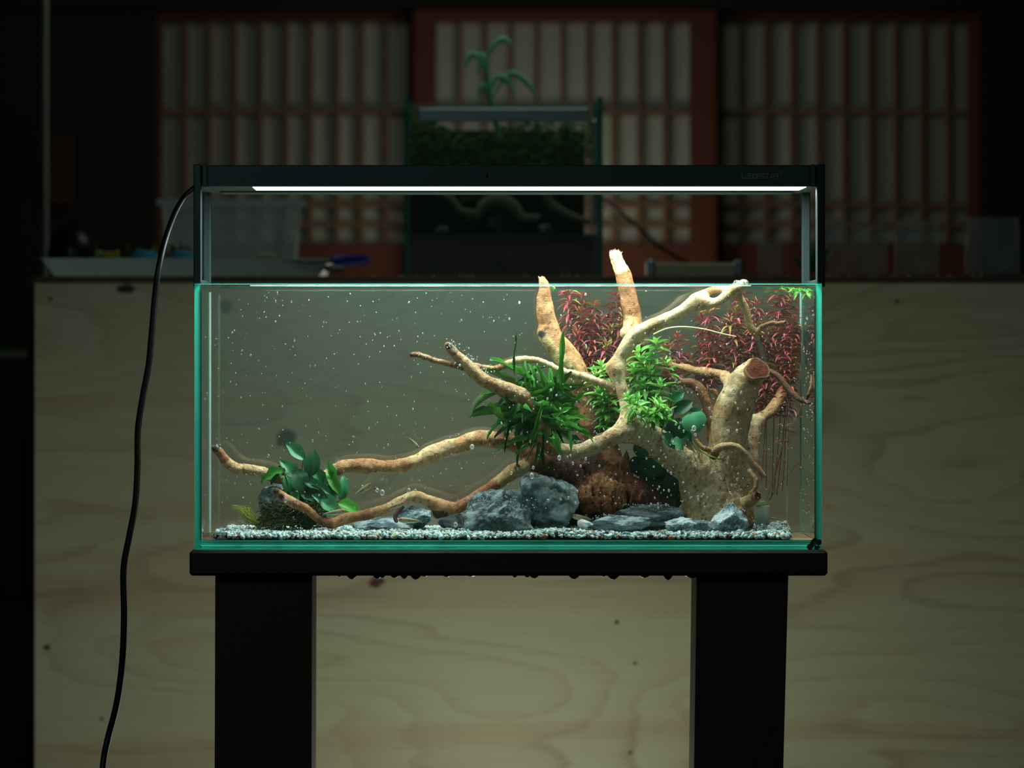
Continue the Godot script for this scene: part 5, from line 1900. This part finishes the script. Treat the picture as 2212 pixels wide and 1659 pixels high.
func _counter_things() -> void:
	var r := RandomNumberGenerator.new()
	r.seed = 13
	var zt := TABLE_Z - 0.08
	var on := TABLE_Y + 0.0006
	# metal tray
	var tray := MB.new()
	var a := P(92, 0, zt)
	var c := P(712, 0, zt)
	var ytop := P(0, 561, zt).y
	var prof := [[0.014, on], [0.0, ytop], [-0.003, ytop + 0.002], [0.002, ytop + 0.0005], [0.016, on + 0.002]]
	var ring := []
	for q in prof:
		var i: float = q[0]
		ring.append([Vector3(a.x + i, q[1], zt - i), Vector3(c.x - i, q[1], zt - i), Vector3(c.x - i, q[1], zt - 0.26 + i), Vector3(a.x + i, q[1], zt - 0.26 + i)])
	var outs := [Vector3(0, 0.1, 1), Vector3(1, 0.1, 0), Vector3(0, 0.1, -1), Vector3(-1, 0.1, 0)]
	for k in prof.size() - 1:
		for s in 4:
			var n: Vector3 = outs[s] * (1.0 if k < 2 else -1.0)
			if k == 2:
				n = Vector3.UP
			tray.quad(ring[k][s], ring[k][(s + 1) % 4], ring[k + 1][(s + 1) % 4], ring[k + 1][s], n.normalized())
	tray.quad(ring[4][0], ring[4][1], ring[4][2], ring[4][3], Vector3.UP)
	tray.quad(ring[0][0], ring[0][1], ring[0][2], ring[0][3], Vector3.DOWN)
	solo("metal_tray", "shallow steel tray on the counter's left end", "tray", tray, M.steel)
	# translucent tub behind the tray
	var zb := TABLE_Z - 0.42
	var t := thing("plastic_tub", "translucent grey plastic tub behind the steel tray", "tub", Vector3(P(497, 0, zb).x, on, zb - 0.07))
	var tub := MB.new()
	var yb := on
	var yt := P(0, 434, zb).y
	var lo := [Vector3(P(368, 0, zb).x, yb, zb), Vector3(P(632, 0, zb).x, yb, zb), Vector3(P(632, 0, zb).x, yb, zb - 0.13), Vector3(P(368, 0, zb).x, yb, zb - 0.13)]
	var hi := [Vector3(P(348, 0, zb).x, yt, zb + 0.008), Vector3(P(645, 0, zb).x, yt, zb + 0.008), Vector3(P(645, 0, zb).x, yt, zb - 0.14), Vector3(P(348, 0, zb).x, yt, zb - 0.14)]
	for s in 4:
		tub.quad(lo[s], lo[(s + 1) % 4], hi[(s + 1) % 4], hi[s], outs[s])
	tub.quad(lo[0], lo[1], lo[2], lo[3], Vector3.UP)
	part(t, "body", tub, M.tub_plastic)
	var rim := MB.new()
	for e in [[Vector3(P(338, 0, zb).x, yt - 0.006, zb + 0.002), Vector3(P(655, 0, zb).x, yt + 0.002, zb + 0.014)], [Vector3(P(338, 0, zb).x, yt - 0.006, zb - 0.15), Vector3(P(655, 0, zb).x, yt + 0.002, zb - 0.138)], [Vector3(P(338, 0, zb).x, yt - 0.006, zb - 0.138), Vector3(P(347, 0, zb).x, yt + 0.002, zb + 0.002)], [Vector3(P(646, 0, zb).x, yt - 0.006, zb - 0.138), Vector3(P(655, 0, zb).x, yt + 0.002, zb + 0.002)]]:
		rim.box(e[0], e[1], 0.001)
	part(t, "rim", rim, M.tub_plastic)
	var rib := MB.new()
	rib.box(Vector3(P(610, 0, zb).x, yb, zb + 0.0), Vector3(P(622, 0, zb).x, yt - 0.006, zb + 0.011))
	part(t, "corner_rib", rib, M.tub_plastic)
	# things in the tray
	var zi := zt - 0.03
	var yi := on + 0.003
	for s in [[276, 345, "blue disc-shaped sponge in the tray, left of the lamp cable"], [361, 420, "blue disc-shaped sponge in the tray, right of the lamp cable"]]:
		var b := MB.new()
		var w := R((s[1] - s[0]) / 2.0, zi)
		var h := P(0, 541, zi).y - yi
		b.lathe(Vector3(P((s[0] + s[1]) / 2.0, 0, zi).x, yi, zi - 0.02), [Vector2(0, 0), Vector2(w, 0), Vector2(w * 1.02, h * 0.5), Vector2(w * 0.85, h * 0.86), Vector2(w * 0.5, h), Vector2(0, h * 1.02)], 24)
		solo("sponge", s[2], "sponge", b, M.sponge_blue)
	var ym := MB.new()
	for k in 90:
		ym.col = lin(rgb(206, 196, 70).lerp(rgb(120, 130, 50), r.randf()))
		ym.ball(Vector3(P(r.randf_range(205, 268), 0, zi).x, yi + r.randf() * (P(0, 543, zi).y - yi), zi - r.randf() * 0.02), Vector3.ONE * r.randf_range(0.002, 0.005), 7, 5)
	solo("moss_clump", "yellow-green clump of moss at the left of the tray", "moss", ym, M.stalk)
	var rp := thing("plant_cuttings", "reddish plant cuttings lying behind the sponges in the tray", "cuttings", Vector3(P(310, 0, zi - 0.05).x, yi, zi - 0.05))
	var rl := [leaf_mesh("lance", 0.6, 0.2, M.leaf_red), leaf_mesh("lance", 0.8, 0.2, M.leaf_red_olive), leaf_mesh("lance", 0.8, 0.2, M.leaf_fern)]
	for k in 34:
		var x := r.randf_range(275, 420)
		var p := P(x, 556, zi - 0.05)
		put_leaf(rp, rl[r.randi() % 3], p, p + Vector3(r.randf_range(-0.012, 0.012), r.randf_range(0.004, 0.02), r.randf_range(-0.005, 0.01)), 0.005, Vector3(0, 0.4, 1))
	var blk := MB.new()
	slab_px(blk, 556, 547, 596, 563, zi, 0.02, 0.002)
	solo("white_block", "small cream block at the right of the tray by the tub", "block", blk, M.cream)
	# scissors with blue handles beyond the tray
	var zs := TABLE_Z - 0.04
	var sc := thing("scissors", "scissors with blue handles lying across the tray's right end", "scissors", P(740, 572, zs))
	for s in [-1.0, 1.0]:
		var lp := MB.new()
		var pts := PackedVector3Array()
		var rad := PackedFloat32Array()
		for k in 21:
			var q := TAU * k / 20
			pts.append(P(755 + cos(q) * 38, 561 + s * 3 + sin(q) * (6 + s), zs + s * 0.02) + Vector3(0, 0, sin(q) * 0.012))
			rad.append(0.0022)
		lp.tube(pts, rad, 8, PackedColorArray(), false)
		part(sc, "handle", lp, M.blue_plastic)
		var bl := MB.new()
		bl.tube(PackedVector3Array([P(720, 564 + s, zs + s * 0.006), P(660, 567, zs), P(612, 562, zs - 0.004)]), PackedFloat32Array([0.0024, 0.002, 0.0006]), 6)
		part(sc, "blade", bl, M.steel)
	var lump := MB.new()
	lump.ball(P(722, 580, zs), Vector3(R(24, zs), R(9, zs), 0.01), 14, 8)
	solo("sponge_scrap", "crumpled pale scrap under the scissors at the tray's end", "scrap", lump, M.grey_pole)
	# dark round basket at the far left
	var bag := MB.new()
	bag.lathe(P(158, 588, zt - 0.3), [Vector2(0, 0), Vector2(0.028, 0), Vector2(0.034, 0.02), Vector2(0.031, 0.04), Vector2(0.02, 0.056), Vector2(0.006, 0.064), Vector2(0, 0.064)], 26)
	solo("black_bag", "rounded black bundle behind the tray's left end", "bundle", bag, M.black_plastic)
	# cream box with two clips
	var zx := TABLE_Z - 0.12
	var bx := thing("cream_box", "low cream box with two metal clips on the counter, behind the red plants", "box", Vector3(P(1500, 0, zx).x, on, zx - 0.05))
	var body := MB.new()
	body.box(Vector3(P(1408, 0, zx).x, on, zx - 0.1), Vector3(P(1594, 0, zx).x, P(0, 568, zx).y, zx), 0.002)
	part(bx, "body", body, M.cream)
	for x in [1405.0, 1596.0]:
		var k := MB.new()
		k.box(Vector3(P(x - 9, 0, zx).x, on, zx - 0.02), Vector3(P(x + 9, 0, zx).x, P(0, 560, zx).y, zx + 0.006), 0.003)
		part(bx, "clip", k, M.pale_metal)
	# glass jars in the dim right half
	var zj := TABLE_Z - 0.25
	for j in [[1665, 26, 520, "short clear glass jar on the counter, first right of the cream box"], [1800, 34, 470, "tall clear glass jar on the counter just beyond the lamp's right leg"], [1880, 40, 486, "wide clear glass jar in the middle of the row in the dark"], [1985, 48, 474, "large clear glass jar, second from the right in the dark row"], [2150, 60, 468, "widest clear glass jar at the dark right end of the counter"]]:
		var b := MB.new()
		var w := R(j[1], zj)
		var h := P(0, j[2], zj).y - on
		b.lathe(Vector3(P(j[0], 0, zj).x, on, zj - w), [Vector2(0, 0.002), Vector2(w * 0.9, 0.001), Vector2(w, 0.006), Vector2(w, h * 0.8), Vector2(w * 0.94, h * 0.9), Vector2(w * 0.96, h), Vector2(w * 0.9, h), Vector2(w * 0.88, h * 0.9), Vector2(w * 0.94, h * 0.8), Vector2(w * 0.94, 0.01), Vector2(0, 0.008)], 28)
		solo("glass_jar", j[3], "jar", b, M.jar_glass, "clear glass jars on the counter")
	var pl := thing("jar_plant", "small dark leafy plant on the counter behind the lamp's right leg", "plant", Vector3(P(1752, 0, zj).x, on, zj))
	var lm := [leaf_mesh("oval", 0.8, 0.2, M.leaf_fern_dark), leaf_mesh("oval", 0.8, 0.2, M.leaf_broad_dark)]
	for k in 26:
		var p := P(1752 + r.randf_range(-14, 14), 588, zj)
		put_leaf(pl, lm[k % 2], p, p + Vector3(r.randf_range(-0.02, 0.02), r.randf_range(0.012, 0.045), r.randf_range(-0.01, 0.01)), 0.009, Vector3(0, 0.5, 1))
	# dust crumbs along the counter's edge
	var crumbs := MB.new()
	for k in 120:
		var x := r.randf_range(80, 2212)
		crumbs.ball(Vector3(P(x, 0, TABLE_Z).x, TABLE_Y, TABLE_Z - r.randf() * 0.02), Vector3.ONE * r.randf_range(0.0006, 0.0022), 6, 4)
	solo("crumbs", "pale crumbs of dust along the counter's front edge", "dust", crumbs, M.cream, "", "stuff")
	# pole at the counter's left end
	var pole := MB.new()
	var zp := TABLE_Z - 0.5
	pole.box(Vector3(P(92, 0, zp).x, on, zp - 0.012), Vector3(P(104, 0, zp).x, 2.698, zp), 0.002)
	solo("grey_post", "slim grey upright post at the counter's left end", "post", pole, M.grey_pole)
	# dark shelving left of the counter with a few scraps of things
	var zsh := TABLE_Z - 0.25
	var sh := thing("dark_shelf", "dark shelving unit in the shade left of the counter", "shelf", Vector3(P(-40, 0, zsh).x, 0, zsh))
	for y in [0.04, 0.62, P(0, 775, zsh).y]:
		var b := MB.new()
		b.box(Vector3(P(-320, 0, zsh).x, y - 0.02, zsh - 0.3), Vector3(P(64, 0, zsh).x, y, zsh), 0.001)
		part(sh, "board", b, M.dark_timber)
	for x in [[-330.0, -318.0], [64.0, 70.0]]:
		var b := MB.new()
		b.box(Vector3(P(x[0], 0, zsh).x, 0.0, zsh - 0.3), Vector3(P(x[1], 0, zsh).x, 0.99, zsh - 0.002), 0.001)
		part(sh, "side", b, M.dark_timber)
	var pb := MB.new()
	var yy := P(0, 775, zsh).y
	pb.box(Vector3(P(-30, 0, zsh).x, yy + 0.0005, zsh - 0.06), Vector3(P(60, 0, zsh).x, P(0, 757, zsh).y, zsh - 0.004), 0.001)
	solo("flat_box", "flat pale green box on the dark shelf at the left edge", "box", pb, M.label_green)
	var can := MB.new()
	can.lathe(Vector3(P(22, 0, zsh).x, 0.6205, zsh - 0.05), [Vector2(0, 0), Vector2(0.016, 0), Vector2(0.016, 0.2), Vector2(0.01, 0.22), Vector2(0, 0.222)], 18)
	solo("dark_bottle", "dark bottle on the lower shelf at the left edge", "bottle", can, M.ochre)
	var pq := MB.new()
	pq.box(P(108, 442, -2.94), P(160, 290, -2.94) + Vector3(0, 0, 0.012), 0.002)
	solo("wall_plaque", "dark ochre board hanging on the timber wall at the left", "plaque", pq, M.ochre)


# ---------------------------------------------------------------- the small terrarium behind
func _terrarium() -> void:
	var r := RandomNumberGenerator.new()
	r.seed = 77
	var z := TABLE_Z - 0.2
	var on := TABLE_Y + 0.0006
	var x0 := P(873, 0, z).x
	var x1 := P(1302, 0, z).x
	var yt := P(0, 208, z).y
	var dz := 0.2
	var t := thing("terrarium", "tall blurred glass terrarium with green edges standing on the counter", "terrarium", Vector3((x0 + x1) / 2, on, z - dz / 2))
	var g := 0.006
	pane(t, "front_pane", Vector3(x0, on, z - g), Vector3(x1, P(0, 232, z).y, z), 2, M.old_glass_pane, M.old_glass_edge)
	pane(t, "back_pane", Vector3(x0, on, z - dz), Vector3(x1, yt, z - dz + g), 2, M.old_glass_pane, M.old_glass_edge)
	pane(t, "side_pane", Vector3(x0, on, z - dz + g + 0.0002), Vector3(x0 + g, yt, z - g - 0.0002), 0, M.old_glass_pane, M.old_glass_edge)
	pane(t, "side_pane", Vector3(x1 - g, on, z - dz + g + 0.0002), Vector3(x1, yt, z - g - 0.0002), 0, M.old_glass_pane, M.old_glass_edge)
	var w := MB.new()
	w.box(Vector3(x0 + g + 0.001, on + 0.0005, z - dz + g + 0.001), Vector3(x1 - g - 0.001, P(0, 505, z).y, z - g - 0.001))
	solo("dark_water", "dark tea-coloured water in the bottom of the terrarium", "water", w, M.dark_water, "", "stuff")
	var strip := MB.new()
	strip.box(P(905, 262, z - 0.02) - Vector3(0, 0, 0.01), P(1272, 234, z - 0.02), 0.001)
	part(t, "lid_strip", strip, M.pale_metal, "pale bluish strip across the top")
	var bk := MB.new()
	bk.box(Vector3(x0 + g + 0.001, P(0, 520, z).y, z - dz + g + 0.001), Vector3(x1 - g - 0.012, P(0, 268, z).y, z - dz + g + 0.02), 0.004)
	part(t, "back_board", bk, M.soil, "dark planted back board")
	var cl := MB.new()
	cl.box(P(1278, 285, z - 0.02) - Vector3(0, 0, 0.01), P(1290, 258, z - 0.02), 0.002)
	part(t, "clip", cl, M.pale_metal)
	# moss: a lumpy hanging blanket of short blades
	var ms := MB.new()
	for k in 2600:
		var px := r.randf_range(888, 1285)
		var py := 265 + pow(r.randf(), 1.2) * 140 + (30 * sin(px * 0.02) if px < 1100 else 0.0)
		if px > 1050 and r.randf() < 0.35:
			continue
		var zz := z - dz + 0.035 + r.randf() * 0.05
		var p := P(px, py, zz)
		ms.col = lin(rgb(112, 176, 46).lerp(rgb(44, 80, 26), r.randf()))
		var q := p + Vector3(r.randf_range(-0.006, 0.006), r.randf_range(-0.006, 0.004), r.randf_range(0.002, 0.008))
		ms.tube(PackedVector3Array([p, q]), PackedFloat32Array([0.0016, 0.0005]), 4)
	solo("terrarium_moss", "green moss cushion covering the terrarium's upper back", "moss", ms, M.stalk, "", "stuff")
	# bent grey driftwood and stones
	var dw := MB.new()
	for ch in [[[1030, 470, 8], [1045, 445, 14], [1075, 432, 17], [1108, 445, 15], [1130, 470, 10], [1165, 470, 8]], [[1180, 415, 11], [1190, 440, 11], [1230, 465, 9], [1275, 480, 7]], [[945, 415, 8], [975, 430, 8], [995, 455, 9], [1025, 460, 8]]]:
		var p := PackedVector3Array()
		var rd := PackedFloat32Array()
		for q in ch:
			p.append(P(q[0], q[1], z - 0.06))
			rd.append(R(q[2], z))
		var dn := spline(p, rd, 5)
		dw.col = lin(rgb(150, 142, 122))
		dw.tube(dn[0], dn[1], 10)
	solo("bent_branch", "bent grey driftwood inside the terrarium above its water", "driftwood", dw, M.driftwood)
	for s in [[1020, 478, 15, 12, "small bluish stone left of the bent branch in the terrarium"], [955, 500, 14, 12, "small bluish stone at the terrarium's left waterline"], [1178, 495, 16, 16, "pale bluish stone at the terrarium's right waterline"], [1085, 485, 34, 20, "largest dark stone under the bent branch in the terrarium"]]:
		rock(s[4], s[0], s[1], z - 0.07, s[2], s[3], 0.012, int(s[0]), 0.0, 0.9 if s[2] < 30 else 0.6, 1.0)
	for s in [[905, 585, 985, 560, 1040, 590], [1055, 592, 1075, 568, 1100, 592]]:
		var b := MB.new()
		b.col = lin(rgb(150, 150, 110))
		b.tube(PackedVector3Array([P(s[0], s[1], z - 0.05), P(s[2], s[3], z - 0.05), P(s[4], s[5], z - 0.05)]), PackedFloat32Array([0.004, 0.006, 0.004]), 8)
		solo("sunken_branch", "pale %s branch lying on the bottom of the terrarium's water" % ("longer" if s[0] < 1000 else "shorter"), "driftwood", b, M.driftwood)
	# the sprout growing out of the top
	var sp := thing("tall_sprout", "tall green sprout with drooping leaves growing out of the terrarium", "plant", P(1080, 300, z - 0.1))
	var st := MB.new()
	st.col = lin(rgb(90, 180, 104))
	var dn := spline(PackedVector3Array([P(1080, 300, z - 0.1), P(1068, 250, z - 0.1), P(1056, 200, z - 0.1), P(1052, 150, z - 0.1), P(1054, 115, z - 0.1)]), PackedFloat32Array([0.0042, 0.004, 0.004, 0.003, 0.002]), 5)
	st.tube(dn[0], dn[1], 8)
	part(sp, "stem", st, M.stalk)
	var arms := [[[1054, 130], [1066, 98], [1088, 84], [1106, 98]], [[1056, 170], [1048, 130], [1040, 120], [1032, 160]], [[1054, 160], [1030, 120], [1014, 122], [1004, 148]], [[1058, 205], [1072, 168], [1095, 172], [1112, 200]], [[1060, 215], [1100, 160], [1135, 175], [1160, 210]], [[1056, 205], [1046, 185], [1038, 190], [1034, 212]]]
	for ar in arms:
		var b := MB.new()
		b.col = lin(rgb(120, 206, 150))
		var p := PackedVector3Array()
		for q in ar:
			p.append(P(q[0], q[1], z - 0.1))
		var d2 := spline(p, PackedFloat32Array([0.0012, 0.0034, 0.0042, 0.0012]), 6)
		b.tube(d2[0], d2[1], 8)
		part(sp, "leaf", b, M.stalk)
	# cable running down from the terrarium's corner
	var cb := MB.new()
	var zc := TABLE_Z - 0.6
	var cd := spline(PackedVector3Array([P(1296, 425, z - 0.21), P(1335, 455, zc), P(1380, 492, zc), P(1420, 530, zc), P(1470, 560, zc), P(1530, 594, zc)]), PackedFloat32Array([0.0025, 0.0025, 0.0025, 0.0025, 0.0025, 0.0025]), 6)
	cb.tube(cd[0], cd[1], 8)
	solo("thin_cable", "thin dark cable sloping down right from the terrarium's corner", "cable", cb, M.cable)
